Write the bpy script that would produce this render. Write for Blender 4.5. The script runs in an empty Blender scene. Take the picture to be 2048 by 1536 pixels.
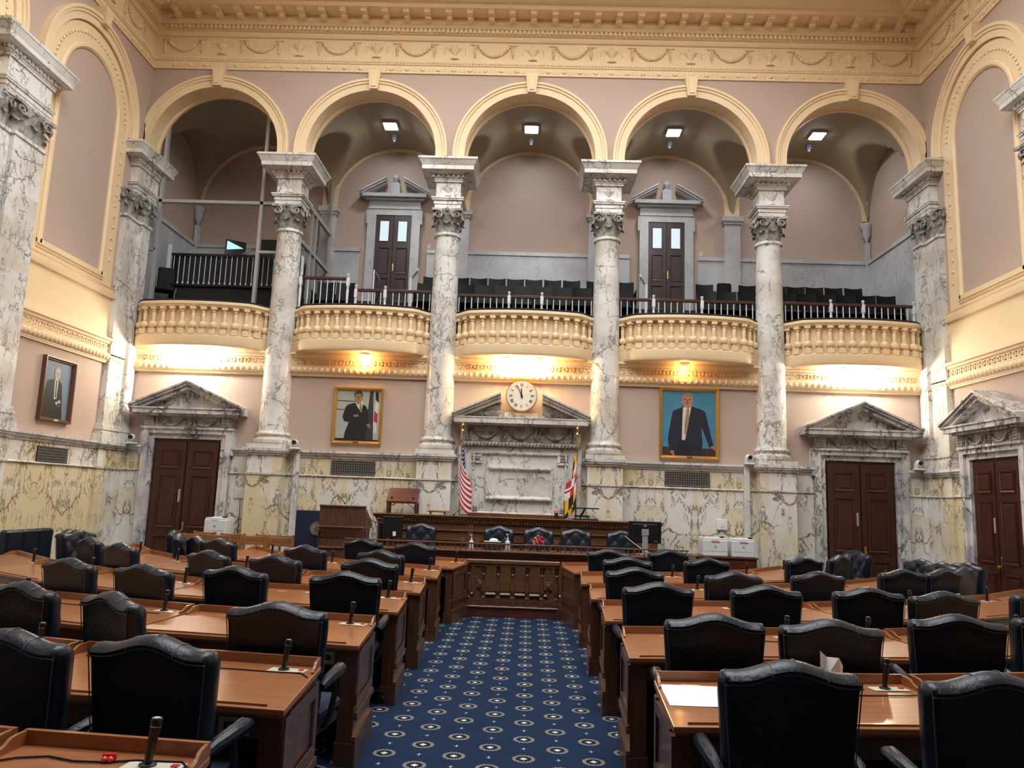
import bpy, bmesh, math, random
from mathutils import Vector, Matrix
PI = math.pi; sin = math.sin; cos = math.cos
random.seed(5)
S = bpy.context.scene
COL = S.collection
W = 7.32          # half width of the chamber
YB = -15.8        # wall behind the viewer
FL = 5.05         # gallery floor height

# ------------------------------------------------------------------ materials
def nodes(name):
    m = bpy.data.materials.new(name); m.use_nodes = True
    nt = m.node_tree; b = nt.nodes['Principled BSDF']
    return m, nt, b
def N(nt, t, **k):
    n = nt.nodes.new(t)
    for a, v in k.items(): setattr(n, a, v)
    return n
def rgb(c): return (c[0], c[1], c[2], 1)
def plain(name, c, rough=.5, metal=0, spec=.5, emit=0, coat=0, bump=0, bscale=40, var=0, vscale=3, ecol=None, alpha=1, trans=0):
    m, nt, b = nodes(name)
    b.inputs['Base Color'].default_value = rgb(c)
    b.inputs['Roughness'].default_value = rough
    b.inputs['Metallic'].default_value = metal
    b.inputs['Specular IOR Level'].default_value = spec
    b.inputs['Coat Weight'].default_value = coat
    b.inputs['Transmission Weight'].default_value = trans
    b.inputs['Alpha'].default_value = alpha
    if emit:
        b.inputs['Emission Color'].default_value = rgb(ecol or c); b.inputs['Emission Strength'].default_value = emit
    if var:
        g = N(nt, 'ShaderNodeNewGeometry'); n = N(nt, 'ShaderNodeTexNoise'); n.inputs['Scale'].default_value = vscale; n.inputs['Detail'].default_value = 3
        nt.links.new(g.outputs['Position'], n.inputs['Vector'])
        mx = N(nt, 'ShaderNodeMix', data_type='RGBA')
        mx.inputs['A'].default_value = rgb([x*(1-var) for x in c]); mx.inputs['B'].default_value = rgb([min(1, x*(1+var)) for x in c])
        nt.links.new(n.outputs['Fac'], mx.inputs['Factor']); nt.links.new(mx.outputs['Result'], b.inputs['Base Color'])
    if bump:
        tc = N(nt, 'ShaderNodeTexCoord'); n = N(nt, 'ShaderNodeTexNoise'); n.inputs['Scale'].default_value = bscale; n.inputs['Detail'].default_value = 4
        bp = N(nt, 'ShaderNodeBump'); bp.inputs['Strength'].default_value = bump; bp.inputs['Distance'].default_value = .01
        nt.links.new(tc.outputs['Object'], n.inputs['Vector']); nt.links.new(n.outputs['Fac'], bp.inputs['Height']); nt.links.new(bp.outputs['Normal'], b.inputs['Normal'])
    return m
def marble(name, base, patch, vein, scale=2.2, width=.03, amount=.8, rough=.22, fold=None, patch_scale=1.2, stretch=(1, 1, 1), fine=1.0, lo=.44, slab=0):
    """veined stone; fold = width of the book-matched slabs"""
    m, nt, b = nodes(name); L = nt.links.new
    g = N(nt, 'ShaderNodeNewGeometry'); src = g.outputs['Position']
    if fold:
        sp = N(nt, 'ShaderNodeSeparateXYZ'); L(src, sp.inputs[0])
        pp = N(nt, 'ShaderNodeMath', operation='PINGPONG'); pp.inputs[1].default_value = fold; L(sp.outputs['X'], pp.inputs[0])
        pz = N(nt, 'ShaderNodeMath', operation='PINGPONG'); pz.inputs[1].default_value = fold; L(sp.outputs['Y'], pz.inputs[0])
        cb = N(nt, 'ShaderNodeCombineXYZ'); L(pp.outputs[0], cb.inputs[0]); L(pz.outputs[0], cb.inputs[1]); L(sp.outputs['Z'], cb.inputs[2]); src = cb.outputs[0]
    mp = N(nt, 'ShaderNodeMapping'); mp.inputs['Scale'].default_value = stretch; mp.inputs['Rotation'].default_value = (0, .55, 0); L(src, mp.inputs['Vector'])
    n1 = N(nt, 'ShaderNodeTexNoise'); n1.inputs['Scale'].default_value = scale*1.1; n1.inputs['Detail'].default_value = 6; n1.inputs['Roughness'].default_value = .62
    L(mp.outputs[0], n1.inputs['Vector'])
    add = N(nt, 'ShaderNodeVectorMath', operation='MULTIPLY_ADD'); add.inputs[1].default_value = (.62/scale*2, .62/scale*2, .62/scale*2)
    L(n1.outputs['Color'], add.inputs[0]); L(mp.outputs[0], add.inputs[2])
    v = N(nt, 'ShaderNodeTexVoronoi', feature='DISTANCE_TO_EDGE'); v.inputs['Scale'].default_value = scale*.5; L(add.outputs[0], v.inputs['Vector'])
    r = N(nt, 'ShaderNodeMapRange'); r.inputs['From Max'].default_value = width*.6; r.inputs['To Min'].default_value = 1; r.inputs['To Max'].default_value = 0; L(v.outputs['Distance'], r.inputs['Value'])
    nm = N(nt, 'ShaderNodeTexNoise'); nm.inputs['Scale'].default_value = scale*.9; nm.inputs['Detail'].default_value = 2; L(src, nm.inputs['Vector'])
    rm = N(nt, 'ShaderNodeMapRange'); rm.inputs['From Min'].default_value = lo+.09; rm.inputs['From Max'].default_value = lo+.2; L(nm.outputs['Fac'], rm.inputs['Value'])
    mu = N(nt, 'ShaderNodeMath', operation='MULTIPLY'); L(r.outputs[0], mu.inputs[0]); L(rm.outputs[0], mu.inputs[1])
    mp2 = N(nt, 'ShaderNodeMapping'); mp2.inputs['Rotation'].default_value = (.5, .75, .3); mp2.inputs['Scale'].default_value = (1.5, 1.5, .55); L(src, mp2.inputs['Vector'])
    v2 = N(nt, 'ShaderNodeTexNoise'); v2.inputs['Scale'].default_value = scale*.75; v2.inputs['Detail'].default_value = 7; v2.inputs['Roughness'].default_value = .68; v2.inputs['Distortion'].default_value = .35; L(mp2.outputs[0], v2.inputs['Vector'])
    sb = N(nt, 'ShaderNodeMath', operation='SUBTRACT'); sb.inputs[1].default_value = .5; L(v2.outputs['Fac'], sb.inputs[0])
    ab = N(nt, 'ShaderNodeMath', operation='ABSOLUTE'); L(sb.outputs[0], ab.inputs[0])
    r2 = N(nt, 'ShaderNodeMapRange'); r2.inputs['From Min'].default_value = .002; r2.inputs['From Max'].default_value = width*.42; r2.inputs['To Min'].default_value = min(1, .85*fine); r2.inputs['To Max'].default_value = 0; L(ab.outputs[0], r2.inputs['Value'])
    rm2 = N(nt, 'ShaderNodeMapRange'); rm2.inputs['From Min'].default_value = lo-.03; rm2.inputs['From Max'].default_value = lo+.12; L(nm.outputs['Fac'], rm2.inputs['Value'])
    mu2 = N(nt, 'ShaderNodeMath', operation='MULTIPLY'); L(r2.outputs[0], mu2.inputs[0]); L(rm2.outputs[0], mu2.inputs[1])
    mxv = N(nt, 'ShaderNodeMath', operation='MAXIMUM'); L(mu.outputs[0], mxv.inputs[0]); L(mu2.outputs[0], mxv.inputs[1])
    am = N(nt, 'ShaderNodeMath', operation='MULTIPLY'); am.inputs[1].default_value = amount; L(mxv.outputs[0], am.inputs[0])
    n2 = N(nt, 'ShaderNodeTexNoise'); n2.inputs['Scale'].default_value = patch_scale; n2.inputs['Detail'].default_value = 5; L(add.outputs[0], n2.inputs['Vector'])
    rp = N(nt, 'ShaderNodeMapRange'); rp.inputs['From Min'].default_value = .42; rp.inputs['From Max'].default_value = .62; L(n2.outputs['Fac'], rp.inputs['Value'])
    a = N(nt, 'ShaderNodeMix', data_type='RGBA'); a.inputs['A'].default_value = rgb(base); a.inputs['B'].default_value = rgb(patch)
    if slab:
        sn = N(nt, 'ShaderNodeVectorMath', operation='SNAP'); sn.inputs[1].default_value = (slab, slab, 2.0); of = N(nt, 'ShaderNodeVectorMath', operation='ADD'); of.inputs[1].default_value = (.013, .017, .01); L(g.outputs['Position'], of.inputs[0]); L(of.outputs[0], sn.inputs[0])
        wn = N(nt, 'ShaderNodeTexWhiteNoise'); L(sn.outputs[0], wn.inputs['Vector'])
        q1 = N(nt, 'ShaderNodeMath', operation='MULTIPLY_ADD'); q1.inputs[1].default_value = 1.1; q1.inputs[2].default_value = -.55; L(wn.outputs['Value'], q1.inputs[0])
        q2 = N(nt, 'ShaderNodeMath', operation='ADD', use_clamp=True); L(q1.outputs[0], q2.inputs[0]); L(rp.outputs[0], q2.inputs[1]); L(q2.outputs[0], a.inputs['Factor'])
    else: L(rp.outputs[0], a.inputs['Factor'])
    c = N(nt, 'ShaderNodeMix', data_type='RGBA'); c.inputs['B'].default_value = rgb(vein); L(a.outputs['Result'], c.inputs['A']); L(am.outputs[0], c.inputs['Factor'])
    L(c.outputs['Result'], b.inputs['Base Color']); b.inputs['Roughness'].default_value = rough
    return m
def wood(name, dark, light, rough=.3, coat=.3, scale=6, axis=0):
    m, nt, b = nodes(name); L = nt.links.new
    tc = N(nt, 'ShaderNodeTexCoord'); mp = N(nt, 'ShaderNodeMapping')
    sc = [9, 9, 9]; sc[axis] = .9; mp.inputs['Scale'].default_value = sc
    L(tc.outputs['Object'], mp.inputs['Vector'])
    n = N(nt, 'ShaderNodeTexNoise'); n.inputs['Scale'].default_value = scale*.55; n.inputs['Detail'].default_value = 3; n.inputs['Distortion'].default_value = .3; L(mp.outputs[0], n.inputs['Vector'])
    r = N(nt, 'ShaderNodeMapRange'); r.inputs['From Min'].default_value = .3; r.inputs['From Max'].default_value = .72; L(n.outputs['Fac'], r.inputs['Value'])
    a = N(nt, 'ShaderNodeMix', data_type='RGBA'); a.inputs['A'].default_value = rgb(dark); a.inputs['B'].default_value = rgb(light); L(r.outputs[0], a.inputs['Factor'])
    L(a.outputs['Result'], b.inputs['Base Color'])
    b.inputs['Roughness'].default_value = rough; b.inputs['Coat Weight'].default_value = coat; b.inputs['Coat Roughness'].default_value = .12
    return m
def carpet(name):
    m, nt, b = nodes(name); L = nt.links.new
    g = N(nt, 'ShaderNodeNewGeometry'); sp = N(nt, 'ShaderNodeSeparateXYZ'); L(g.outputs['Position'], sp.inputs[0])
    def M(op, a, bb=None, c=None):
        n = N(nt, 'ShaderNodeMath', operation=op)
        for i, x in enumerate((a, bb, c)):
            if x is None: continue
            if isinstance(x, (int, float)): n.inputs[i].default_value = x
            else: L(x, n.inputs[i])
        return n.outputs[0]
    PX, PY = .2325, .415
    u = M('MULTIPLY', M('SUBTRACT', sp.outputs['X'], .187), 1/PX)
    i = M('ROUND', u); dx = M('MULTIPLY', M('SUBTRACT', u, i), PX)
    v = M('SUBTRACT', M('MULTIPLY', M('ADD', sp.outputs['Y'], 8.39), 1/PY), M('MULTIPLY', i, .5))
    dy = M('MULTIPLY', M('SUBTRACT', v, M('ROUND', v)), PY)
    v2 = M('ADD', v, .5); dy2 = M('MULTIPLY', M('SUBTRACT', v2, M('ROUND', v2)), PY)
    ax = M('ABSOLUTE', dx); ay = M('ABSOLUTE', dy)
    rr = M('SQRT', M('ADD', M('MULTIPLY', dx, dx), M('MULTIPLY', dy, dy)))
    th = M('ARCTAN2', dy, dx)
    wob = M('MULTIPLY', M('SINE', M('MULTIPLY', th, 16)), .0035)
    ring = M('LESS_THAN', M('ABSOLUTE', M('SUBTRACT', M('ADD', rr, wob), .064)), .0115)
    gap = M('GREATER_THAN', M('SINE', M('MULTIPLY', th, 24)), -.75); ring = M('MULTIPLY', ring, gap)
    disc = M('LESS_THAN', rr, .052)
    dia = M('LESS_THAN', M('ADD', ax, ay), .026)
    # sprig: small cross
    bx = ax; by = M('ABSOLUTE', dy2)
    s1 = M('LESS_THAN', M('ADD', M('MULTIPLY', bx, 1.0), M('MULTIPLY', by, 4)), .023)
    s2 = M('LESS_THAN', M('ADD', M('MULTIPLY', bx, 4), by), .03)
    spr = M('MAXIMUM', s1, s2)
    nz = N(nt, 'ShaderNodeTexNoise'); nz.inputs['Scale'].default_value = 320; L(g.outputs['Position'], nz.inputs['Vector'])
    n3 = N(nt, 'ShaderNodeTexNoise'); n3.inputs['Scale'].default_value = 2.5; L(g.outputs['Position'], n3.inputs['Vector'])
    ff = M('ADD', M('MULTIPLY', nz.outputs['Fac'], .6), M('MULTIPLY', n3.outputs['Fac'], .4))
    def mix(a, bb, f):
        n = N(nt, 'ShaderNodeMix', data_type='RGBA')
        for k, x in (('A', a), ('B', bb)):
            if isinstance(x, tuple): n.inputs[k].default_value = rgb(x)
            else: L(x, n.inputs[k])
        L(f, n.inputs['Factor']); return n.outputs['Result']
    c = mix((.006, .014, .036), (.016, .036, .084), ff)
    c = mix(c, (.012, .014, .024), disc)
    c = mix(c, (.27, .26, .20), ring)
    c = mix(c, (.62, .64, .66), dia)
    c = mix(c, (.34, .4, .46), spr)
    L(c, b.inputs['Base Color']); b.inputs['Roughness'].default_value = .95; b.inputs['Specular IOR Level'].default_value = .1
    bp = N(nt, 'ShaderNodeBump'); bp.inputs['Strength'].default_value = .4; bp.inputs['Distance'].default_value = .004; L(nz.outputs['Fac'], bp.inputs['Height']); L(bp.outputs['Normal'], b.inputs['Normal'])
    return m

pink = plain('pink_paint', (.50, .378, .305), .7, var=.04, vscale=1.5)
cream = plain('cream_plaster', (.84, .64, .39), .55, var=.05, vscale=4)
white_m = marble('white_veined_marble', (.74, .73, .69), (.56, .56, .55), (.07, .065, .07), scale=2.1, width=.035, amount=.9, patch_scale=1.4, lo=.38)
colm = marble('column_marble', (.76, .75, .71), (.60, .56, .48), (.075, .07, .07), scale=2.6, width=.04, amount=.9, patch_scale=1.3, stretch=(1, 1, 1.6), lo=.36)
cream_m = marble('cream_breccia_marble', (.74, .63, .40), (.80, .79, .75), (.06, .045, .028), scale=2.3, width=.042, amount=.95, fold=.78, patch_scale=1.6, fine=1.1, lo=.36, slab=.62)
door_m = marble('door_surround_marble', (.70, .69, .64), (.42, .41, .43), (.02, .02, .025), scale=3.2, width=.07, amount=.97, patch_scale=2.2, lo=.38)
grey_m = marble('gallery_grey_marble', (.56, .57, .58), (.45, .46, .48), (.16, .16, .18), scale=2.2, width=.02, amount=.6, patch_scale=1.3)
carve_m = marble('carved_grey_marble', (.44, .43, .40), (.22, .21, .20), (.05, .05, .05), scale=7, width=.05, amount=.8, patch_scale=9)
desk_w = wood('desk_wood', (.27, .10, .036), (.36, .142, .054), .34, .25)
side_w = wood('desk_side_wood', (.08, .033, .018), (.14, .06, .034), .35, .25, axis=2)
door_w = wood('door_mahogany', (.038, .010, .006), (.07, .018, .009), .38, .2, axis=2)
gdoor_w = wood('dark_door_mahogany', (.022, .007, .006), (.04, .012, .009), .4, .2, axis=2)
rost_w = wood('rostrum_wood', (.10, .042, .016), (.18, .08, .032), .38, .2)
light_w = wood('chair_oak', (.24, .10, .035), (.36, .16, .06), .4, .2)
red_w = wood('red_mahogany', (.07, .016, .01), (.12, .03, .018), .35, .3)
leather = plain('navy_leather', (.005, .011, .022), .33, spec=.40, bump=.25, bscale=60)
leather2 = plain('tufted_navy_leather', (.012, .02, .034), .28, spec=.6, bump=.15, bscale=50)
piping_m = plain('worn_highlight_piping', (.06, .07, .085), .4)  # lighter than the leather: worn edges plus their white highlights put into the colour
navy_f = plain('navy_seat_fabric', (.01, .016, .045), .85)
blackp = plain('black_plastic', (.008, .008, .009), .35)
blackm = plain('black_metal', (.012, .012, .013), .3, metal=.6)
chrome = plain('chrome', (.7, .7, .7), .2, metal=1)
brass = plain('brass', (.75, .5, .16), .25, metal=1)
gold = plain('gilt_frame', (.62, .36, .09), .35, metal=.7, bump=.2, bscale=30)
brownf = plain('brown_frame', (.12, .05, .02), .4)
plate_m = plain('ivory_plate', (.62, .58, .46), .45)
tanplate = plain('tan_plate', (.30, .25, .17), .5)
whitep = plain('white_plastic', (.75, .77, .78), .35)
whitep2 = plain('white_painted_wood', (.72, .73, .72), .4)
greyp = plain('grey_plastic', (.28, .32, .38), .4)
red_p = plain('red_plastic', (.6, .02, .02), .35)
paper_m = plain('paper', (.85, .85, .84), .7)
grille_m = plain('bronze_grille', (.19, .18, .16), .45, metal=.4)
dark_m = plain('dark_void', (.012, .012, .012), .8)
alu = plain('brushed_aluminium', (.42, .40, .38), .4, metal=.2)
glass = plain('clear_glass', (1, 1, 1), .02, trans=1)
glass.node_tree.nodes['Principled BSDF'].inputs['IOR'].default_value = 1.03
frost = plain('frosted_door_glass', (.55, .62, .66), .3, emit=.5, ecol=(.6, .75, .85))  # bluish glow built into the pane itself, no lamp stands behind it
seat_b = plain('black_leatherette', (.008, .009, .010), .5, spec=.2)
clockf = plain('clock_face', (.82, .78, .66), .4)
lamp_c = plain('cool_lamp', (.9, .95, 1), .5, emit=14)
bulb_w = plain('white_bulb', (1, .97, .9), .5, emit=30)
bulb_y = plain('warm_bulb', (1, .78, .45), .5, emit=22)
vault_m = plain('vault_planks', (.40, .31, .20), .6, var=.05)
skyl = plain('lit_skylight', (.90, .95, 1), .5, emit=5.6)

# ------------------------------------------------------------------ mesh builder
class MB:
    def __init__(s, tf=None): s.v = []; s.f = []; s.m = []; s.tf = tf; s.mat = 0
    def add(s, vs, fs, mat=None):
        b = len(s.v); s.v.extend(s.tf(*p) if s.tf else tuple(p) for p in vs)
        for f in fs: s.f.append([b+i for i in f]); s.m.append(s.mat if mat is None else mat)
        return s
    def box(s, x0, x1, y0, y1, z0, z1, c=0, mat=None):
        if x0 > x1: x0, x1 = x1, x0
        if y0 > y1: y0, y1 = y1, y0
        if z0 > z1: z0, z1 = z1, z0
        if c <= 0:
            return s.add([(x0, y0, z0), (x1, y0, z0), (x1, y1, z0), (x0, y1, z0), (x0, y0, z1), (x1, y0, z1), (x1, y1, z1), (x0, y1, z1)],
                         [(3, 2, 1, 0), (4, 5, 6, 7), (0, 1, 5, 4), (1, 2, 6, 5), (2, 3, 7, 6), (3, 0, 4, 7)], mat)
        X = (x0, x0+c, x1-c, x1); Y = (y0, y0+c, y1-c, y1); Z = (z0, z0+c, z1-c, z1)
        vs = []; idx = {}
        for a in (0, 1):
            for b in (0, 1):
                for d in (0, 1):
                    xo, xi = (X[0], X[1]) if a == 0 else (X[3], X[2]); yo, yi = (Y[0], Y[1]) if b == 0 else (Y[3], Y[2]); zo, zi = (Z[0], Z[1]) if d == 0 else (Z[3], Z[2])
                    idx[a, b, d, 0] = len(vs); vs.append((xo, yi, zi)); idx[a, b, d, 1] = len(vs); vs.append((xi, yo, zi)); idx[a, b, d, 2] = len(vs); vs.append((xi, yi, zo))
        I = lambda a, b, d, k: idx[a, b, d, k]
        fs = []
        for k in (0, 1):
            q = [(0, 0), (1, 0), (1, 1), (0, 1)]
            fs.append([I(k, a, b, 0) for a, b in q]); fs.append([I(a, k, b, 1) for a, b in q]); fs.append([I(a, b, k, 2) for a, b in q])
        for a in (0, 1):
            for b in (0, 1):
                fs.append([I(a, b, 0, 0), I(a, b, 1, 0), I(a, b, 1, 1), I(a, b, 0, 1)])
                fs.append([I(a, 0, b, 0), I(a, 1, b, 0), I(a, 1, b, 2), I(a, 0, b, 2)])
                fs.append([I(0, a, b, 1), I(1, a, b, 1), I(1, a, b, 2), I(0, a, b, 2)])
                for d in (0, 1): fs.append([I(a, b, d, 0), I(a, b, d, 1), I(a, b, d, 2)])
        return s.add(vs, fs, mat)
    def lathe(s, prof, c=(0, 0, 0), seg=20, sx=1, sy=1, a0=0, a1=2*PI, mat=None):
        full = abs(a1-a0-2*PI) < 1e-6; n = seg if full else seg+1
        vs = []; fs = []
        for r, z in prof:
            for i in range(n):
                a = a0+(a1-a0)*i/seg; vs.append((c[0]+max(r, 1e-4)*cos(a)*sx, c[1]+max(r, 1e-4)*sin(a)*sy, c[2]+z))
        for j in range(len(prof)-1):
            for i in range(seg):
                k = (i+1) % n; fs.append((j*n+i, j*n+k, (j+1)*n+k, (j+1)*n+i))
        if full: fs.append([i for i in range(n)][::-1]); fs.append([(len(prof)-1)*n+i for i in range(n)])
        return s.add(vs, fs, mat)
    def ell(s, c, rx, ry, rz, seg=10, rings=6, mat=None):
        prof = [(sin(PI*j/rings), -cos(PI*j/rings)) for j in range(rings+1)]
        vs = []; fs = []
        for r, z in prof:
            for i in range(seg):
                a = 2*PI*i/seg; vs.append((c[0]+max(r, 1e-3)*cos(a)*rx, c[1]+max(r, 1e-3)*sin(a)*ry, c[2]+z*rz))
        for j in range(rings):
            for i in range(seg):
                k = (i+1) % seg; fs.append((j*seg+i, j*seg+k, (j+1)*seg+k, (j+1)*seg+i))
        fs.append(list(range(seg))[::-1]); fs.append([rings*seg+i for i in range(seg)])
        return s.add(vs, fs, mat)
    def tube(s, pts, r, seg=8, mat=None):
        pts = [Vector(p) for p in pts]; R = r if isinstance(r, (list, tuple)) else [r]*len(pts)
        vs = []; fs = []; up = Vector((0, 0, 1)); prev = None
        for i, p in enumerate(pts):
            d = (pts[min(i+1, len(pts)-1)]-pts[max(i-1, 0)]).normalized()
            if prev is None:
                a = d.cross(up)
                if a.length < 1e-3: a = d.cross(Vector((1, 0, 0)))
                a.normalize()
            else:
                a = (prev-d*prev.dot(d)).normalized()
            prev = a; b = d.cross(a)
            for k in range(seg):
                t = 2*PI*k/seg; q = p+(a*cos(t)+b*sin(t))*R[i]; vs.append(tuple(q))
        for i in range(len(pts)-1):
            for k in range(seg):
                j = (k+1) % seg; fs.append((i*seg+k, i*seg+j, (i+1)*seg+j, (i+1)*seg+k))
        fs.append(list(range(seg))[::-1]); fs.append([(len(pts)-1)*seg+k for k in range(seg)])
        return s.add(vs, fs, mat)
    def prism(s, poly, axis, lo, hi, mat=None):
        """poly: 2D points; axis x: (y,z), y: (x,z), z: (x,y)"""
        def P(a, b, t): return (t, a, b) if axis == 'x' else ((a, t, b) if axis == 'y' else (a, b, t))
        n = len(poly); vs = [P(a, b, lo) for a, b in poly]+[P(a, b, hi) for a, b in poly]
        fs = [list(range(n))[::-1], [n+i for i in range(n)]]+[(i, (i+1) % n, n+(i+1) % n, n+i) for i in range(n)]
        return s.add(vs, fs, mat)
    def sweep(s, prof, path, closed=False, mat=None):
        """prof: (out, z); path: plan points, out is to the LEFT of travel; prof closed loop"""
        n = len(path); m = len(prof); vs = []; fs = []
        for i, p in enumerate(path):
            p = Vector(p)
            if closed: a = Vector(path[i-1]); b = Vector(path[(i+1) % n])
            else: a = Vector(path[max(i-1, 0)]); b = Vector(path[min(i+1, n-1)])
            d1 = (p-a).normalized() if (p-a).length > 1e-6 else (b-p).normalized(); d2 = (b-p).normalized() if (b-p).length > 1e-6 else d1
            n1 = Vector((-d1.y, d1.x)); n2 = Vector((-d2.y, d2.x)); nn = (n1+n2).normalized(); k = 1/max(.3, nn.dot(n1))
            for o, z in prof: q = p+nn*o*k; vs.append((q.x, q.y, z))
        for i in range(n if closed else n-1):
            j = (i+1) % n
            for k in range(m): l = (k+1) % m; fs.append((i*m+k, j*m+k, j*m+l, i*m+l))
        if not closed: fs.append([k for k in range(m)]); fs.append([(n-1)*m+k for k in range(m)][::-1])
        return s.add(vs, fs, mat)
    def ring_rect(s, x0, x1, z0, z1, w, y0, y1, mat=None):
        """a rectangular frame moulding standing in the xz plane, inner edge lower"""
        vs = []; fs = []
        lo = [(x0, z0), (x1, z0), (x1, z1), (x0, z1)]; li = [(x0+w, z0+w), (x1-w, z0+w), (x1-w, z1-w), (x0+w, z1-w)]; lm = [(x0+w*.4, z0+w*.4), (x1-w*.4, z0+w*.4), (x1-w*.4, z1-w*.4), (x0+w*.4, z1-w*.4)]
        for L, y in ((lo, y0), (lo, y1), (lm, y1), (li, y0+(y1-y0)*.35), (li, y0)): vs += [(x, y, z) for x, z in L]
        for k in range(5):
            kk = (k+1) % 5
            for i in range(4): j = (i+1) % 4; fs.append((k*4+i, k*4+j, kk*4+j, kk*4+i))
        return s.add(vs, fs, mat)
    def build(s, name, mats, parent=None, smooth=35, kind=None):
        me = bpy.data.meshes.new(name); me.from_pydata(s.v, [], s.f)
        if not isinstance(mats, (list, tuple)): mats = [mats]
        for m in mats: me.materials.append(m)
        me.polygons.foreach_set('material_index', s.m)
        bm = bmesh.new(); bm.from_mesh(me); bmesh.ops.recalc_face_normals(bm, faces=bm.faces); bm.to_mesh(me); bm.free()
        if smooth:
            me.polygons.foreach_set('use_smooth', [True]*len(me.polygons)); me.set_sharp_from_angle(angle=math.radians(smooth))
        o = bpy.data.objects.new(name, me); COL.objects.link(o)
        if parent: o.parent = parent
        if kind: o['kind'] = kind
        return o
def thing(name, label, cat, loc=(0, 0, 0), rz=0, group=None):
    o = bpy.data.objects.new(name, None); COL.objects.link(o); o.location = loc; o.rotation_euler = (0, 0, rz)
    o.empty_display_size = .1
    tag(o, label, cat, group); return o
def tag(o, label, cat, group=None):
    o['label'] = label; o['category'] = cat
    if group: o['group'] = group
    return o
def dup(root, loc, rz, label, group=None):
    r = root.copy(); COL.objects.link(r); r.location = loc; r.rotation_euler = (0, 0, rz); r['label'] = label
    if group: r['group'] = group
    for ch in root.children:
        c = ch.copy(); COL.objects.link(c); c.parent = r
        for g in ch.children: d = g.copy(); COL.objects.link(d); d.parent = c
    return r
def structure(name):
    o = bpy.data.objects.new(name, None); COL.objects.link(o); o['kind'] = 'structure'; return o
def rot(p, a): return (p[0]*cos(a)-p[1]*sin(a), p[0]*sin(a)+p[1]*cos(a))
WORD = ['zeroth', 'first', 'second', 'third', 'fourth', 'fifth', 'sixth', 'seventh', 'eighth', 'ninth', 'tenth', 'eleventh', 'twelfth', 'thirteenth']
SIDE = {-1: 'striped-flag side', 1: 'yellow-flag side'}
# ------------------------------------------------------------------ room shell
MB().box(-7.9, 7.9, YB-.3, .3, -.2, 0).build('floor', carpet('blue_medallion_carpet'), kind='structure', smooth=0)
MB().box(-7.9, 7.9, 0, .28, 0, 4.3).build('wall_front', pink, kind='structure', smooth=0)
for s, nm in ((-1, 'wall_left'), (1, 'wall_right')):
    b = MB()
    b.box(s*W, s*(W+.3), YB-.3, .0, 0, 11, mat=0)
    b.box(s*W, s*(W-.008), YB, -.02, 4.2, 5.13, mat=1)   # plain cream band below the panels
    b.build(nm, [pink, cream], kind='structure', smooth=0)
MB().box(-7.9, 7.9, YB-.3, YB, 0, 11).build('wall_back', gdoor_w, kind='structure', smooth=0)  # unseen wall; dark finish chosen so the chair backs reflect little light

# ceiling with a big laylight opening
cx0, cx1, cy0, cy1, CZ = -4.8, 4.8, -11.6, -2.6, 11.15
b = MB()
b.box(-7.9, 7.9, cy1, .35, CZ, CZ+.15); b.box(-7.9, 7.9, YB-.3, cy0, CZ, CZ+.15)
b.box(-7.9, cx0, cy0, cy1, CZ, CZ+.15); b.box(cx1, 7.9, cy0, cy1, CZ, CZ+.15)
b.build('ceiling', cream, kind='structure', smooth=0)
sk = MB().box(cx0, cx1, cy0, cy1, CZ+.1, CZ+.14).build('window_1', skyl, kind='structure', smooth=0)
b = MB()
for i in range(7): x = cx0+(cx1-cx0)*i/6; b.box(x-.05, x+.05, cy0, cy1, CZ-.02, CZ+.1)
for i in range(7): y = cy0+(cy1-cy0)*i/6; b.box(cx0, cx1, y-.05, y+.05, CZ-.02, CZ+.1)
o = b.build('skylight_frame', cream, sk, smooth=0)

# arcade wall with five round arches
AY0, AY1 = -.27, .11; R = 1.237; ZS, ZC, ZT = 7.90, 8.09, 11.0
b = MB(); NA = 40
for k in range(-2, 3):
    c = 3.0*k
    pts = [(c-R, ZS)]+[(c-R*cos(PI*i/NA), ZC+R*sin(PI*i/NA)) for i in range(NA+1)]+[(c+R, ZS)]
    for (xa, za), (xb, zb) in zip(pts[:-1], pts[1:]):
        if abs(xa-xb) > 1e-6:
            b.add([(xa, AY0, za), (xb, AY0, zb), (xb, AY0, ZT), (xa, AY0, ZT)], [(0, 1, 2, 3)], 0)
            b.add([(xa, AY1, za), (xb, AY1, zb), (xb, AY1, ZT), (xa, AY1, ZT)], [(3, 2, 1, 0)], 0)
        b.add([(xa, AY0, za), (xb, AY0, zb), (xb, AY1, zb), (xa, AY1, za)], [(0, 1, 2, 3)], 1)
xs = [-7.9]+[v for k in range(-2, 3) for v in (3*k-R, 3*k+R)]+[7.9]
for a, c in zip(xs[::2], xs[1::2]):
    for y in (AY0, AY1): b.add([(a, y, ZS), (c, y, ZS), (c, y, ZT), (a, y, ZT)], [(0, 1, 2, 3)], 0)
    b.add([(a, AY0, ZS), (c, AY0, ZS), (c, AY1, ZS), (a, AY1, ZS)], [(0, 1, 2, 3)], 0)
b.build('wall_arcade', [pink, cream], kind='structure', smooth=30)

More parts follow.
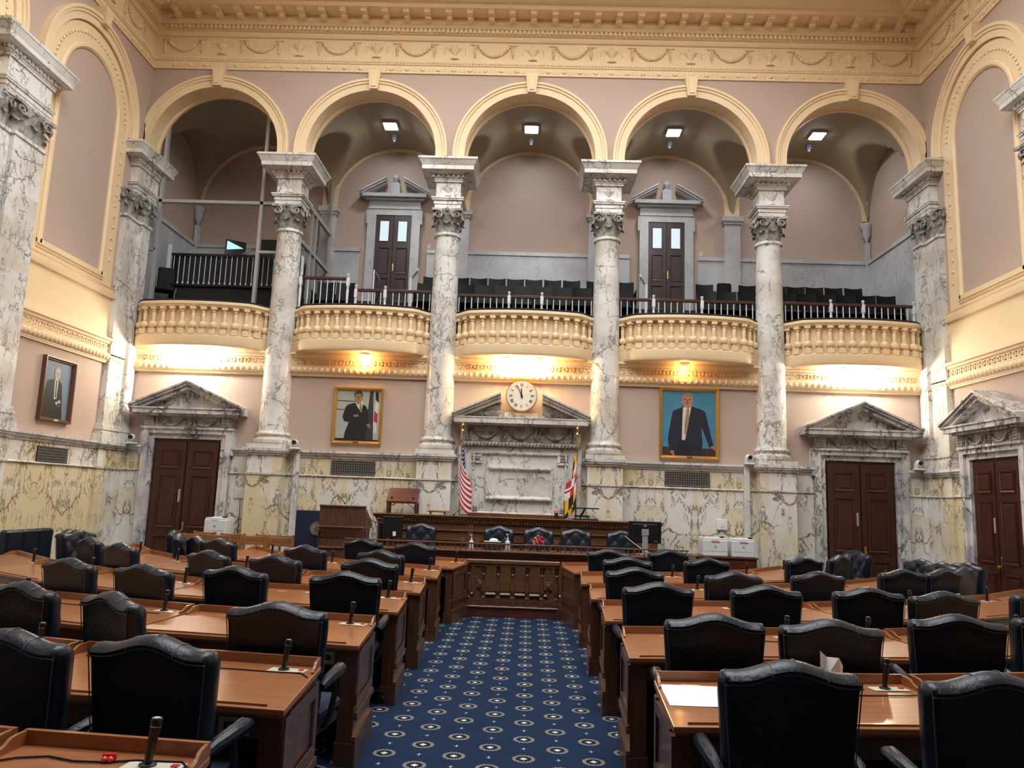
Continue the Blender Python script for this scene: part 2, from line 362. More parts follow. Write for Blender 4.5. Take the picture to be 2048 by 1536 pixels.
ntrim = [0]
def trim(b, mats, smooth=35):
    ntrim[0] += 1; return b.build('trim_%d' % ntrim[0], mats, kind='structure', smooth=smooth)
PROF = [(R-.01, 0), (R-.01, .03), (1.35, .03), (1.36, .055), (1.395, .055), (1.405, .08), (1.448, .08), (1.448, 0)]
def archivolt(b, prof, P, zs, zc, n=40):
    """prof (r, out); P(dx, z, out)->xyz"""
    st = [(PI, zs)]+[(PI-PI*i/n, zc) for i in range(n+1)]+[(0, zs)]
    m = len(prof); vs = []; fs = []
    for a, z0 in st:
        for r, o in prof: vs.append(P(r*cos(a), z0+r*sin(a), o))
    for i in range(len(st)-1):
        for k in range(m): l = (k+1) % m; fs.append((i*m+k, (i+1)*m+k, (i+1)*m+l, i*m+l))
    b.add(vs, fs)
for k in range(-2, 3):
    b = MB(); c = 3.0*k
    archivolt(b, PROF, lambda d, z, o: (max(-W, min(W, c+d)), AY0-o, z), ZS, ZC)
    b.prism([(c-.075, 9.30), (c+.075, 9.30), (c+.12, 9.69), (c-.12, 9.69)], 'y', AY0-.13, AY0)
    b.prism([(c-.045, 9.34), (c+.045, 9.34), (c+.075, 9.64), (c-.075, 9.64)], 'y', AY0-.15, AY0-.13)
    archivolt(b, [(R-.035, 0), (R-.035, .06), (R+.01, .06), (R+.01, 0)], lambda d, z, o: (c+d, AY1-o, z), ZS, ZC)
    trim(b, cream)

# upper entablature
def room_path(yf, d=0): return [(W-d, YB+d), (W-d, yf-d), (-W+d, yf-d), (-W+d, YB+d)]
up = room_path(AY0)
b = MB()
b.sweep([(0, 9.68), (.03, 9.68), (.03, 9.83), (.05, 9.84), (.065, 9.88), (.05, 9.925), (.02, 9.93), (.02, 10.34), (.05, 10.35), (.075, 10.39), (.08, 10.43), (.12, 10.44), (.12, 10.53), (.155, 10.54), (.19, 10.59), (.21, 10.60), (.21, 10.72), (.50, 10.72), (.53, 10.72), (.53, 10.80), (.56, 10.81), (.60, 10.86), (.66, 10.93), (.66, 10.96), (.95, 11.1), (.95, 11.14), (0, 11.14)], up)
trim(b, cream)
def along(pitch, zone, front=True, ymin=-9):
    """positions along the three walls: yields (P) mapping (t, out, z)->xyz for each item"""
    n = int((W-.2)/pitch)
    if front:
        for i in range(-n, n+1): yield (lambda t, o, z, x=i*pitch: (x+t, zone-o, z))
    y = zone-.25
    while y > ymin:
        yield (lambda t, o, z, yy=y: (-W+o, yy+t, z)); yield (lambda t, o, z, yy=y: (W-o, yy-t, z)); y -= pitch
b = MB()
for P in along(.086, AY0): b.tf = P; b.box(-.026, .026, .11, .165, 10.455, 10.525)
trim(b, cream, 0)
b = MB()
for P in along(.40, AY0, ymin=-7):
    b.tf = lambda t, o, z, P=P: P(o, t, z)
    b.prism([(.2, 10.615), (.26, 10.60), (.30, 10.63), (.40, 10.66), (.47, 10.65), (.49, 10.68), (.49, 10.725), (.2, 10.725)], 'y', 0, 0) if 0 else None
    b.tf = P
    b.box(-.055, .055, .21, .34, 10.605, 10.72); b.box(-.055, .055, .34, .49, 10.65, 10.72); b.box(-.07, .07, .2, .505, 10.70, 10.722)
    b.ell((0, .35, 10.64), .05, .045, .045, 8, 5)
trim(b, cream, 30)
b = MB()   # oval rosettes with fluting between
for P in along(.30, AY0, ymin=-7):
    b.tf = P; b.ell((0, .03, 9.755), .055, .03, .038, 10, 6)
    for q in (-.11, -.085, .085, .11, .15): b.box(q-.007, q+.007, .03, .04, 9.72, 9.79)
trim(b, cream, 30)
b = MB()   # bead row
for P in along(.06, AY0, ymin=-5): b.tf = P; b.ell((0, .062, 9.885), .022, .022, .025, 6, 4)
trim(b, cream, 40)
def swag(b, P, w=.30, ztop=10.26, sag=.17, o=.035, big=1.25):
    for i in range(15):
        t = -w+2*w*i/14; z = ztop-sag*(1-(t/w)**2)-.02; r = .018+.02*(1-(t/w)**2)
        b.tf = P; b.ell((t, o, z), r*1.0*big, .045, r*big, 7, 5)
    for q in (-w-.06, w+.06):
        for j in range(6):
            r = (.022, .03, .034, .03, .022, .012)[j]; b.ell((q, o, ztop-.02-j*.04), r, .04, .026, 7, 5)
        for j in (-1, 1): b.ell((q+j*.045, o, ztop+.03), .045, .015, .014, 7, 4)
def urn(b, P, s=1, z0=9.99, o=.02):
    b.tf = P
    prof = [(.09, 0), (.09, .015), (.03, .03), (.02, .08), (.06, .12), (.105, .19), (.12, .215), (.09, .22), (.04, .23), (.03, .27), (.045, .29), (.01, .33)]
    b.lathe([(r*s, z*s) for r, z in prof], (0, o, z0), 12, 1, .55)
    for q in (-1, 1):
        b.tube([(q*.11*s, o, z0+.2*s), (q*.15*s, o, z0+.26*s), (q*.17*s, o, z0+.2*s), (q*.1*s, o, z0+.15*s)], .008*s, 5)
        for j in range(4): b.ell((q*.2*s, o, z0+(.22-j*.035)*s), .012*s, .012, .015*s, 6, 4)
b = MB()
for i in range(-5, 5): swag(b, lambda t, o, z, x=1.5*i+.75: (max(-W+.03, min(W-.03, x+t)), AY0-o, z))
for i in range(-4, 5): urn(b, lambda t, o, z, x=1.5*i: (x+t, AY0-o, z))
for i in range(4):
    for s in (-1, 1):
        swag(b, lambda t, o, z, y=-1.1-1.5*i: (s*(W-o), y+t, z)); urn(b, lambda t, o, z, y=-1.85-1.5*i: (s*(W-o), y+t, z))
trim(b, cream, 50)

# lower cornice band with egg ornament
lp = room_path(0)
b = MB()
b.sweep([(0, 3.81), (.045, 3.81), (.05, 3.835), (.06, 3.84), (.06, 3.855), (.085, 3.87), (.1, 3.95), (.1, 3.975), (.045, 3.985), (.045, 4.14), (.07, 4.15), (.085, 4.19), (.11, 4.2), (.11, 4.245), (0, 4.245)], lp)
trim(b, cream)
b = MB()
for P in along(.105, 0): b.tf = P; b.ell((0, .085, 3.915), .034, .04, .05, 8, 6); b.ell((.0525, .085, 3.905), .008, .02, .04, 5, 4)
trim(b, cream, 50)
b = MB()
for P in along(.13, 0):
    b.tf = P
    b.box(-.05, .03, .045, .06, 4.10, 4.115); b.box(.015, .03, .045, .06, 4.03, 4.115); b.box(-.01, .03, .045, .06, 4.03, 4.045); b.box(-.05, -.035, .045, .06, 4.03, 4.115)
    b.box(-.065, .065, .045, .055, 4.005, 4.015)
trim(b, cream, 0)

# marble wainscot: slabs, rail and cap
dado = MB(); DG = []
def dado_run(x0, x1):   # along the front wall
    dado.box(x0, x1, -.05, 0, 0, 2.34, mat=0)
front_runs = [(-W, -6.85), (-5.2, -4.3), (-4.7, -1.2), (-1.8, -1.1), (1.1, 1.8), (1.2, 4.7), (4.3, 5.2), (6.85, W)]
for r in ((-W, -6.84), (-5.21, -1.1), (1.1, 5.21), (6.84, W)): dado_run(*r)
for s in (-1, 1):
    if s < 0: dado.box(s*W, s*(W-.05), YB, -.05, 0, 2.34, mat=0)
    else:
        dado.box(s*W, s*(W-.05), YB, -2.78, 0, 2.34, mat=0); dado.box(s*W, s*(W-.05), -1.14, -.05, 0, 2.34, mat=0)
dado.build('trim_90', cream_m, kind='structure', smooth=0)
b = MB()
capP = [(.0, 2.32), (.07, 2.32), (.075, 2.35), (.11, 2.37), (.12, 2.40), (.14, 2.41), (.14, 2.45), (.0, 2.45)]
railP = [(.0, 1.985), (.07, 1.985), (.08, 2.0), (.07, 2.015), (.0, 2.015)]
baseP = [(.0, 0), (.1, 0), (.1, .22), (.06, .26), (0, .26)]
def runs(prof):
    b.sweep(prof, [(-6.84, 0), (-W, 0), (-W, YB)]); b.sweep(prof, [(-1.1, 0), (-5.21, 0)]); b.sweep(prof, [(5.21, 0), (1.1, 0)])
    b.sweep(prof, [(W, -1.14), (W, 0), (6.84, 0)]); b.sweep(prof, [(W, YB), (W, -2.78)])
for p in (capP, railP, baseP): runs(p)
trim(b, white_m)

# side wall: string course, blind arches
b = MB()
for s in (-1, 1):
    path = [(s*W, -.3), (s*W, YB)] if s < 0 else [(s*W, YB), (s*W, -.3)]
    for pr in ([(0, 4.96), (.05, 4.96), (.07, 5.0), (.07, 5.05), (.03, 5.07), (.03, 5.11), (.05, 5.13), (0, 5.15)],): b.sweep(pr, path)
trim(b, cream)
for s in (-1, 1):
    for j in range(4):
        cy = -2.07-3.15*j
        b = MB(); Pf = lambda d, z, o: (s*(W-o), cy+d, z)
        archivolt(b, [(r, o+.02) if 0 < i < 7 else (r, 0) for i, (r, o) in enumerate([(1.18, 0), (1.18, .03), (1.29, .03), (1.30, .055), (1.34, .055), (1.35, .08), (1.40, .08), (1.40, 0)])], Pf, 7.95, 8.09, 36)
        # flat recessed soffit ring carrying rosettes
        archivolt(b, [(.90, 0), (.90, .012), (1.19, .012), (1.19, 0)], Pf, 5.08, 8.05, 36)
        archivolt(b, [(.78, 0), (.78, .02), (.81, .05), (.85, .05), (.87, .03), (.90, .03), (.90, 0)], Pf, 5.27, 8.05, 36)
        b.tf = lambda x, y, z: Pf(x, z, y)
        b.box(-.9, .9, .0, .03, 5.21, 5.25); b.box(-.9, .9, 0, .05, 5.25, 5.33); b.box(-.92, .92, 0, .010, 5.08, 5.24)
        b.prism([(-.07, 9.38), (.07, 9.38), (.11, 9.69), (-.11, 9.69)], 'y', 0, .15)
        b.tf = None
        for i in range(46):
            if i < 12: p = Pf(-1.04, 5.6+i*.2, .02); q = Pf(1.04, 5.6+i*.2, .02)
            else:
                a = PI*(i-12)/34; p = Pf(-1.04*cos(a), 8.05+1.04*sin(a), .02); q = None
            for w in (p, q):
                if w: b.ell(w, .02, .028, .028, 6, 4)
        trim(b, cream)

# gallery behind the arcade
MB().box(-7.6, 7.6, 0, 2.6, 4.3, FL).build('floor_gallery', dark_m, kind='structure', smooth=0)
b = MB(); b.box(-7.55, 7.55, 1.2, 2.0, FL, 5.45); b.box(-7.55, 7.55, 2.0, 2.6, FL, 5.78)
b.build('floor_gallery_tiers', plain('gallery_carpet', (.03, .03, .035), .9), kind='structure', smooth=0)
MB().box(-7.9, 7.9, 2.6, 2.8, 4.3, 9.9).build('wall_gallery_back', pink, kind='structure', smooth=0)
for s, nm in ((-1, 'wall_gallery_left'), (1, 'wall_gallery_right')):
    MB().box(s*7.52, s*7.8, .0, 2.6, 4.3, 9.9).build(nm, pink, kind='structure', smooth=0)
b = MB()   # grey dado and impost piers
for x0, x1 in ((-7.5, -3.75), (-2.25, 2.25), (3.75, 7.5)): b.box(x0, x1, 2.55, 2.6, FL, 7.05); b.box(x0, x1, 2.52, 2.6, 7.05, 7.13)
for s in (-1, 1): b.box(s*7.52, s*7.47, .2, 2.6, FL, 7.05); b.box(s*7.52, s*7.44, .2, 2.6, 7.05, 7.13)
for x in (-4.5, -1.5, 1.5, 4.5):
    b.box(x-.17, x+.17, 2.47, 2.6, FL, 7.9); b.box(x-.2, x+.2, 2.44, 2.6, 7.88, 7.94); b.box(x-.23, x+.23, 2.41, 2.6, 7.94, 8.05)
for s in (-1, 1):
    b.box(s*7.50, s*7.42, 2.48, 2.6, FL, 7.55); b.lathe([(.02, 0), (.05, .08), (.09, .16), (.09, .3), (.13, .36), (.13, .42)], (s*7.44, 2.5, 7.55), 12)
trim(b, grey_m)
b = MB()   # vault
nx, ny = 200, 26; xs0, y0, y1 = -7.55, AY1, 2.6
def vz(x, y):
    d = abs((x+1.5) % 3-1.5); hx = 8.05+math.sqrt(max(0, 1.46**2-d*d)); e = abs(y-1.46); hy = 8.1+math.sqrt(max(0, 1.0-e*e))*1.12 if e < 1 else 8.1
    return max(hx, hy)
vs = [(xs0+15.1*i/nx, y0+(y1-y0)*j/ny, vz(xs0+15.1*i/nx, y0+(y1-y0)*j/ny)) for j in range(ny+1) for i in range(nx+1)]
b.add(vs, [(j*(nx+1)+i, j*(nx+1)+i+1, (j+1)*(nx+1)+i+1, (j+1)*(nx+1)+i) for j in range(ny) for i in range(nx)])
b.build('ceiling_gallery', vault_m, kind='structure', smooth=40)
b = MB()
for k in range(-2, 3):
    archivolt(b, [(1.40, 0), (1.40, .05), (1.5, .05), (1.5, 0)], lambda d, z, o, c=3.0*k: (max(-7.5, min(7.5, c+d)), 2.6-o, z), 8.05, 8.05, 30)
for x in (-4.5, -1.5, 1.5, 4.5): b.box(x-.16, x+.16, 2.50, 2.6, 8.05, 8.6)
trim(b, cream)
for i, x in enumerate((-3, 0, 3, 6)):
    t = thing('gallery_ceiling_light', 'square cool white ceiling light glowing under the '+('vault over the first balcony door', 'central vault', 'vault over the second balcony door', 'end vault beside the bare grey wall')[i], 'ceiling light', (x, 1.4, 9.46), 0)
    MB().box(-.15, .15, -.16, .16, 0, .06).build('light_frame', alu, t, smooth=0)
    MB().box(-.13, .13, -.14, .14, -.015, 0).build('diffuser', lamp_c, t, smooth=0)
    ld = bpy.data.lights.new('gallery_light', 'AREA'); ld.size = .26; ld.energy = 16; ld.color = (.9, .95, 1); lo = bpy.data.objects.new('gallery_light', ld); COL.objects.link(lo); lo.location = (x, 1.4, 9.43)
    t = thing('smoke_detector', 'small pale round detector on the ceiling behind the '+('first', 'second', 'third', 'fourth')[i]+' square light', 'detector', (x, 1.9, 9.4), 0)
    MB().lathe([(.07, .1), (.07, .03), (.05, .0), (.03, -.01), (.03, -.05), (.01, -.06)], seg=14).build('detector_body', greyp, t)

# ------------------------------------------------------------------ columns
def capital_mb(b, c, z0, h=.46, r=.2, rect=None):
    x, y = c
    hx = hy = r
    if rect: hx, hy = rect
    b.tf = lambda X, Y, Z: (x+X*(hx/r), y+Y*(hy/r), Z)
    b.lathe([(r, z0), (r*1.02, z0+.1), (r*1.1, z0+h*.6), (r*1.3, z0+h*.9)], seg=20)
    for row, (n, zb, zh, ro) in enumerate(((8, z0, h*.42, .0), (8, z0+.03, h*.68, PI/8))):
        for i in range(n):
            a = 2*PI*i/n+ro; w = .085-.01*row
            prof = [(r+.005, zb), (r+.02, zb+zh*.5), (r+.045, zb+zh*.85), (r+.085, zb+zh), (r+.115, zb+zh*.93), (r+.12, zb+zh*.78)]
            vs = []; ws = [w, w*1.05, w*.95, w*.8, w*.55, w*.2]
            for (rr, z), ww in zip(prof, ws):
                for q in (-1, 0, 1):
                    rq = rr-(.018 if q else 0); vs.append((rq*cos(a)-q*ww*sin(a), rq*sin(a)+q*ww*cos(a), z))
            n0 = len(prof)
            for (rr, z), ww in zip(prof, ws):
                for q in (-1, 0, 1):
                    rq = rr-.022; vs.append((rq*cos(a)-q*ww*.9*sin(a), rq*sin(a)+q*ww*.9*cos(a), z-.004))
            fs = []
            for k in range(n0-1):
                for q in (0, 1):
                    fs.append((k*3+q, k*3+q+1, k*3+q+4, k*3+q+3)); o = n0*3; fs.append((o+k*3+q+3, o+k*3+q+4, o+k*3+q+1, o+k*3+q))
            b.add(vs, fs)
    zt = z0+h
    for a in range(4):
        for q in (-1, 1):
            aa = a*PI/2
            pts = []
            for j in range(15):
                t = j/14; an = PI*.5-q*0+t*PI*3.2; rad = .082*(1-t*.85)
                u = q*(r*.86)+q*rad*cos(an); z = zt-.115+rad*sin(an)
                v = -(r+.06-.02*t)
                X, Y = rot((u, v), aa); pts.append((X, Y, z))
            b.tube(pts, [.02-.008*j/14 for j in range(15)], 6)
        X, Y = rot((0, -(r+.05)), a*PI/2); b.ell((X, Y, zt-.03), .045, .045, .045, 8, 5)
    A = r*1.42; pl = []
    for a in range(4):
        for t in (-1, -.5, 0, .5, 1):
            if t == 1: continue
            X, Y = rot((t*A, -A+.035*(1-t*t)*1.2), a*PI/2); pl.append((X, Y))
    b.prism(pl, 'z', zt-.045, zt)
    b.tf = None
def entab(b, x0, x1, y0, y1, urns=True):
    """the block of entablature that a column carries, on the plan rectangle of its shaft top"""
    def bx(e, za, zb): b.box(x0-e, x1+e, y0-e, y1+e, za, zb)
    bx(.015, 7.02, 7.10); bx(.03, 7.10, 7.17); bx(.06, 7.17, 7.20); bx(.075, 7.20, 7.225)
    bx(.0, 7.225, 7.53); bx(.035, 7.53, 7.57); bx(.05, 7.57, 7.6); bx(.07, 7.6, 7.665)
    bx(.22, 7.68, 7.69)
    b.add([(x0-e if i in (0, 3) else x1+e, y0-e if i < 2 else y1+e, z) for e, z in ((.09, 7.66), (.24, 7.69)) for i in range(4)], [(0, 1, 5, 4), (1, 2, 6, 5), (2, 3, 7, 6), (3, 0, 4, 7), (0, 1, 2, 3), (4, 5, 6, 7)])
    bx(.25, 7.69, 7.77)
    b.add([(x0-e if i in (0, 3) else x1+e, y0-e if i < 2 else y1+e, z) for e, z in ((.255, 7.77), (.31, 7.87)) for i in range(4)], [(0, 1, 5, 4), (1, 2, 6, 5), (2, 3, 7, 6), (3, 0, 4, 7), (0, 1, 2, 3), (4, 5, 6, 7)])
    bx(.32, 7.87, 7.91)
    n = max(4, int((x1-x0)/.075))
    for i in range(n+1):
        x = x0-.05+(x1-x0+.1)*i/n; b.box(x-.02, x+.02, y0-.1, y0-.05, 7.605, 7.66)
    n = max(4, int((y1-y0)/.075))
    for i in range(n+1):
        y = y0-.05+(y1-y0+.1)*i/n; b.box(x1+.05, x1+.1, y-.02, y+.02, 7.605, 7.66); b.box(x0-.1, x0-.05, y-.02, y+.02, 7.605, 7.66)
colnames = ['beside the glazed booth, striped-flag side', 'next to the striped flag, left of the clock', 'next to the yellow flag', 'beside the blue portrait, nearer the printers']
first = None
for i, x in enumerate((-4.5, -1.5, 1.5, 4.5)):
    lab = ['round veined marble column between the glazed booth and the first open arch', 'round veined marble column standing beside the striped flag', 'round veined marble column standing beside the yellow and black flag', 'round veined marble column between the blue portrait and the end balcony'][i]
    if first is None:
        t = first = thing('marble_column', lab, 'column', (x, 0, 0), 0, 'tall marble columns of the arcade')
        b = MB(); b.box(-.31, .31, -.36, 0, 0, 2.34, .005); b.box(-.34, .34, -.39, 0, 0, .24); b.build('pedestal', cream_m, t, smooth=0)
        b = MB(); b.box(-.33, .33, -.38, 0, 1.985, 2.015); b.build('pedestal_rail', white_m, t, smooth=0); b = MB(); b.box(-.34, .34, -.39, 0, 2.33, 2.37); b.box(-.37, .37, -.42, 0, 2.37, 2.40); b.box(-.385, .385, -.435, 0, 2.40, 2.45); b.build('pedestal_cap', white_m, t, smooth=0)
        b = MB(); b.box(-.345, .345, -.345, .30, 2.45, 2.53)
        b.lathe([(.33, 2.53), (.35, 2.55), (.355, 2.58), (.35, 2.61), (.325, 2.63), (.30, 2.64), (.285, 2.66), (.29, 2.68), (.305, 2.69), (.315, 2.71), (.305, 2.735), (.28, 2.75), (.27, 2.78)], seg=36); b.build('column_base', colm, t)
        b = MB(); b.lathe([(.27, 2.76), (.262, 2.8), (.26, 3.3), (.257, 4.2), (.245, 5.2), (.228, 6.1), (.22, 6.48), (.225, 6.5), (.25, 6.51), (.255, 6.535), (.25, 6.56), (.235, 6.565)], seg=40); b.build('shaft', colm, t)
        b = MB(); capital_mb(b, (0, 0), 6.565, .455, .2); b.build('capital', carve_m, t, smooth=50)
        b = MB(); entab(b, -.23, .23, -.23, .23); urn(b, lambda X, o, z: (X, -.23-o, z), .75, 7.26, .0); b.build('entablature_block', colm, t, smooth=30)
    else: dup(first, (x, 0, 0), 0, lab)

# pilasters against the side walls
def pilaster(s, y0, y1, rec, lab):
    """main pier y0..y1 with a shallower return rec wide on its near side"""
    t = thing('marble_pilaster', lab, 'pilaster', (s*W, (y0+y1)/2, 0))
    yc = (y0+y1)/2; d0, d1 = y0-yc, y1-yc
    X = lambda v: -s*v
    def bx(b, ex, e, za, zb, ch=0):
        b.box(0, X(.17+ex), d0-e, d1+e, za, zb); b.box(0, X(.11+ex), d0-rec-e, d0, za, zb)
    b = MB(); bx(b, .0, .0, 0, 2.34); b.build('pedestal', cream_m, t, smooth=0)
    b = MB(); bx(b, .02, .02, 1.985, 2.015); b.build('pedestal_rail', white_m, t, smooth=0); b = MB(); bx(b, .03, .03, 0, .24); b.build('pedestal_foot', white_m, t, smooth=0); b = MB(); bx(b, .03, .03, 2.33, 2.37); bx(b, .06, .06, 2.37, 2.40); bx(b, .08, .08, 2.40, 2.45); b.build('pedestal_cap', white_m, t, smooth=0)
    b = MB(); bx(b, .06, .06, 2.45, 2.53); bx(b, .05, .05, 2.53, 2.60); bx(b, .02, .02, 2.60, 2.65); bx(b, .035, .035, 2.65, 2.72); bx(b, .01, .01, 2.72, 2.76); b.build('column_base', colm, t, smooth=0)
    b = MB(); b.box(0, X(.165), d0+.03, d1-.03, 2.76, 6.53); b.box(0, X(.10), d0-rec+.03, d0+.05, 2.76, 6.53); b.box(0, X(.19), d0, d1, 6.51, 6.56); b.box(0, X(.125), d0-rec, d0, 6.51, 6.56); b.build('shaft', colm, t, smooth=0)
    b = MB(); capital_mb(b, (X(.04), (d0+d1)/2), 6.565, .455, .2, (.13, (d1-d0)/2-.03)); capital_mb(b, (X(.0), d0-rec/2), 6.565, .455, .2, (.11, rec/2)); b.v = [((max(0, v[0]) if s < 0 else min(0, v[0])), v[1], v[2]) for v in b.v]; b.build('capital', carve_m, t, smooth=50)
    b = MB(); xa, xb = sorted((0, X(.24)))
    def ebx(b):
        m = MB(); entab(m, xa, xb, d0-rec*.55, d1); return m
    m = MB(); entab(m, xa, xb, d0-rec*.6, d1+(.15 if y1 > -.1 else 0))
    # slab trimmed where the wall is
    vs = [((min(v[0], -s*-.03) if s > 0 else max(v[0], -.03)), v[1], v[2]) for v in m.v]
    m.v = [((max(0, v[0]*.6) if s < 0 else min(0, v[0]*.6)), v[1], v[2]) for v in vs]; m.build('entablature_block', colm, t, smooth=30)
    return t
for s in (-1, 1):
    sd = 'beside the glazed booth' if s < 0 else 'at the corner by the end balcony'
    pilaster(s, -.34, -.005, .48, 'clustered veined marble pilaster in the corner '+('beside the glazed booth' if s < 0 else 'by the bare grey gallery wall'))
    pilaster(s, -3.94, -3.22, .4, 'tall marble pilaster on the side wall '+('beyond the small grey portrait' if s < 0 else 'beyond the side-wall door'))
    pilaster(s, -7.1, -6.47, .4, 'marble pilaster on the side wall halfway along, '+SIDE[s])

# ------------------------------------------------------------------ doors
def raking(b, half, z0, z1, za, gap, d, t=.13):
    """sloping cornices of a pediment; z0 tip level, za apex level, d depth"""
    for q in (-1, 1):
        xe, xi = q*half, q*gap; zi = za-(za-z0)*gap/half
        for (dz0, dz1, dd) in ((-.035, 0, d), (-.08, -.035, d-.03), (-t, -.08, d-.08)):
            b.prism([(xe, z0+dz0), (xi, zi+dz0), (xi, zi+dz1), (xe, z0+dz1)], 'y', -dd, 0)
def doorcase(name, x, y, rz, gap=0, upper=False):
    t = structure(name); t.location = (x, y, 0); t.rotation_euler = (0, 0, rz)
    if not upper:
        zb, H, hw = 0, 2.58, .615
        b = MB()
        for q in (-1, 1):
            b.box(q*hw, q*(hw+.09), -.10, 0, zb, H+.0); b.box(q*(hw+.09), q*(hw+.19), -.15, 0, zb, H+.09)
            b.box(q*(hw+.13), q*(hw+.24), -.13, 0, 2.30, H+.16)
        b.box(-hw-.09, hw+.09, -.10, 0, H, H+.09); b.box(-hw-.19, hw+.19, -.15, 0, H+.09, H+.17); b.box(-hw-.22, hw+.22, -.18, 0, H+.17, H+.21)
        b.build('door_surround', door_m, t, smooth=0)
        b = MB(); b.box(-.79, .79, -.13, 0, H+.21, 2.98)
        for q in (-1, 1):
            b.box(q*.797, q*.62, -.17, 0, H+.212, 2.978)
            for j in range(4): b.box(q*.77, q*.64, -.185, -.17, H+.23+j*.045, H+.255+j*.045)
        for c in (-.31, .31): swag(b, lambda X, o, z, c=c: (c+X*.8, -.13-o, z), .26, 2.95, .12, .01, .8)
        b.tf = None; b.build('door_frieze', carve_m, t, smooth=40)
        b = MB(); b.box(-.86, .86, -.22, 0, 2.98, 3.02); b.box(-.96, .96, -.31, 0, 3.02, 3.10); b.box(-.98, .98, -.33, 0, 3.10, 3.13)
        raking(b, 1.03, 3.17, 3.62, 3.62, 0, .36, .15)
        b.prism([(-.93, 3.13), (.93, 3.13), (0, 3.50)], 'y', -.12, 0)
        b.build('pediment', door_m, t, smooth=0)
        b = MB(); b.box(-hw, hw, -.045, 0, zb, H); b.build('door_frame', door_w, t, smooth=0)
        for q in (-1, 1):
            b = MB(); x0, x1 = sorted((q*.012, q*(hw-.045)))
            b.box(x0, x1, -.075, -.045, .02, H-.05)
            for za, zz in ((2.05, 2.38), (1.0, 1.93), (.2, .85)):
                b.ring_rect(x0+.1, x1-.09, za, zz, .035, -.075, -.092); b.box(x0+.15, x1-.14, -.086, -.075, za+.05, zz-.05, .008)
            lf = b.build('door_leaf', door_w, t, smooth=0)
            if q > 0: b = MB(); b.box(x0+.02, x0+.06, -.09, -.075, .86, 1.1, .006); b.lathe([(.012, 0), (.03, .02), (.03, .045), (.01, .06)], (x0+.04, -.12, .92), 10); b.build('door_handle', brass, lf)
            else: b = MB(); b.box(x1-.075, x1-.035, -.085, -.075, 1.45, 1.68, .003); b.build('push_plate', alu, lf)
    else:
        zb, H, hw = 5.78, 7.9, .40
        b = MB()
        for q in (-1, 1): b.box(q*hw, q*(hw+.19), -.07, 0, zb, H); b.box(q*(hw+.12), q*(hw+.23), -.06, 0, 7.7, H+.13)
        b.box(-hw-.19, hw+.19, -.07, 0, H, H+.14); b.box(-.58, .58, -.05, 0, H+.16, 8.26); b.box(-hw-.2, hw+.2, -.09, 0, H+.14, H+.17)
        b.build('door_surround', grey_m, t, smooth=0)
        b = MB(); b.box(-.65, .65, -.12, 0, 8.24, 8.29); b.box(-.72, .72, -.2, 0, 8.29, 8.37); raking(b, .79, 8.41, 8.8, 8.86, .2, .23, .12)
        b.box(-.1, .1, -.12, 0, 8.37, 8.62); b.box(-.07, .07, -.1, 0, 8.62, 8.66); b.lathe([(.02, 8.66), (.05, 8.7), (.075, 8.76), (.06, 8.82), (.01, 8.87)], (0, -.06, 0), 12)
        b.build('pediment', grey_m, t, smooth=30)
        for q in (-1, 1):
            b = MB(); x0, x1 = sorted((q*.006, q*hw))
            b.box(x0, x1, -.05, -.01, zb, H); b.ring_rect(x0+.07, x1-.06, 6.55, 7.15, .03, -.05, -.065); b.ring_rect(x0+.07, x1-.06, 5.9, 6.45, .03, -.05, -.065); b.ring_rect(x0+.08, x1-.08, 7.28, 7.78, .02, -.05, -.06)
            lf = b.build('door_leaf', gdoor_w, t, smooth=0)
            MB().box(x0+.1, x1-.1, -.054, -.05, 7.3, 7.76).build('door_glass', frost, lf, smooth=0)
            if q > 0: MB().box(x0+.012, x0+.04, -.062, -.05, 6.6, 6.78, .004).build('door_handle', brass, lf, smooth=0)
    return t
doorcase('door_1', -6.02, 0, 0)
doorcase('door_2', 6.02, 0, 0)
doorcase('door_3', W, -1.96, -PI/2)
doorcase('door_4', -3.02, 2.55, 0, upper=True)
doorcase('door_5', 3.05, 2.55, 0, upper=True)

# ------------------------------------------------------------------ central niche with broken pediment
t = thing('marble_niche', 'white veined marble throne niche with broken pediment below the clock', 'niche', (0, -.003, 0))
b = MB(); b.box(-1.1, 1.1, -.10, 0, 0, 2.62, .004)
b.build('backing_slab', white_m, t, smooth=0)
b = MB()
for (x0, x1, z0, z1) in ((-.83, .83, 1.44, 2.52),): b.ring_rect(x0, x1, z0, z1, .035, -.1, -.15)
for q in (-1, 1): b.box(q*.67, q*.72, -.14, -.1, 2.36, 2.5); b.box(q*.67, q*.86, -.14, -.1, 2.33, 2.37)
b.ring_rect(-.59, .59, 1.70, 2.26, .06, -.1, -.17)
b.box(-.53, .53, -.115, -.1, 1.76, 2.2)
b.box(-1.1, 1.1, -.2, 0, 1.30, 1.42)
b.build('panel_moulding', colm, t, smooth=0)
for q in (-1, 1):
    for z in (2.38, 1.43):
        b = MB(); b.box(q*.72, q*.86, -.13, -.1, z, z+.14)
        for i in range(3):
            for j in range(3): b.ell((q*(.74+.05*i), -.135, z+.025+.045*j), .02, .012, .02, 6, 4)
        b.build('rosette_block', carve_m, t, smooth=40)
b = MB()
n = 44; pts = [(-1.05+2.1*i/n, -.14, 2.67) for i in range(n+1)]
b.tube(pts, .042, 10)
for i in range(34): x = -1.03+2.06*i/33; b.tube([(x-.03, -.145-.03, 2.63), (x, -.19, 2.67), (x+.03, -.175, 2.71)], .011, 5)
b.build('rope_moulding', carve_m, t, smooth=50)
b = MB(); b.box(-1.07, 1.07, -.12, 0, 2.72, 3.0)
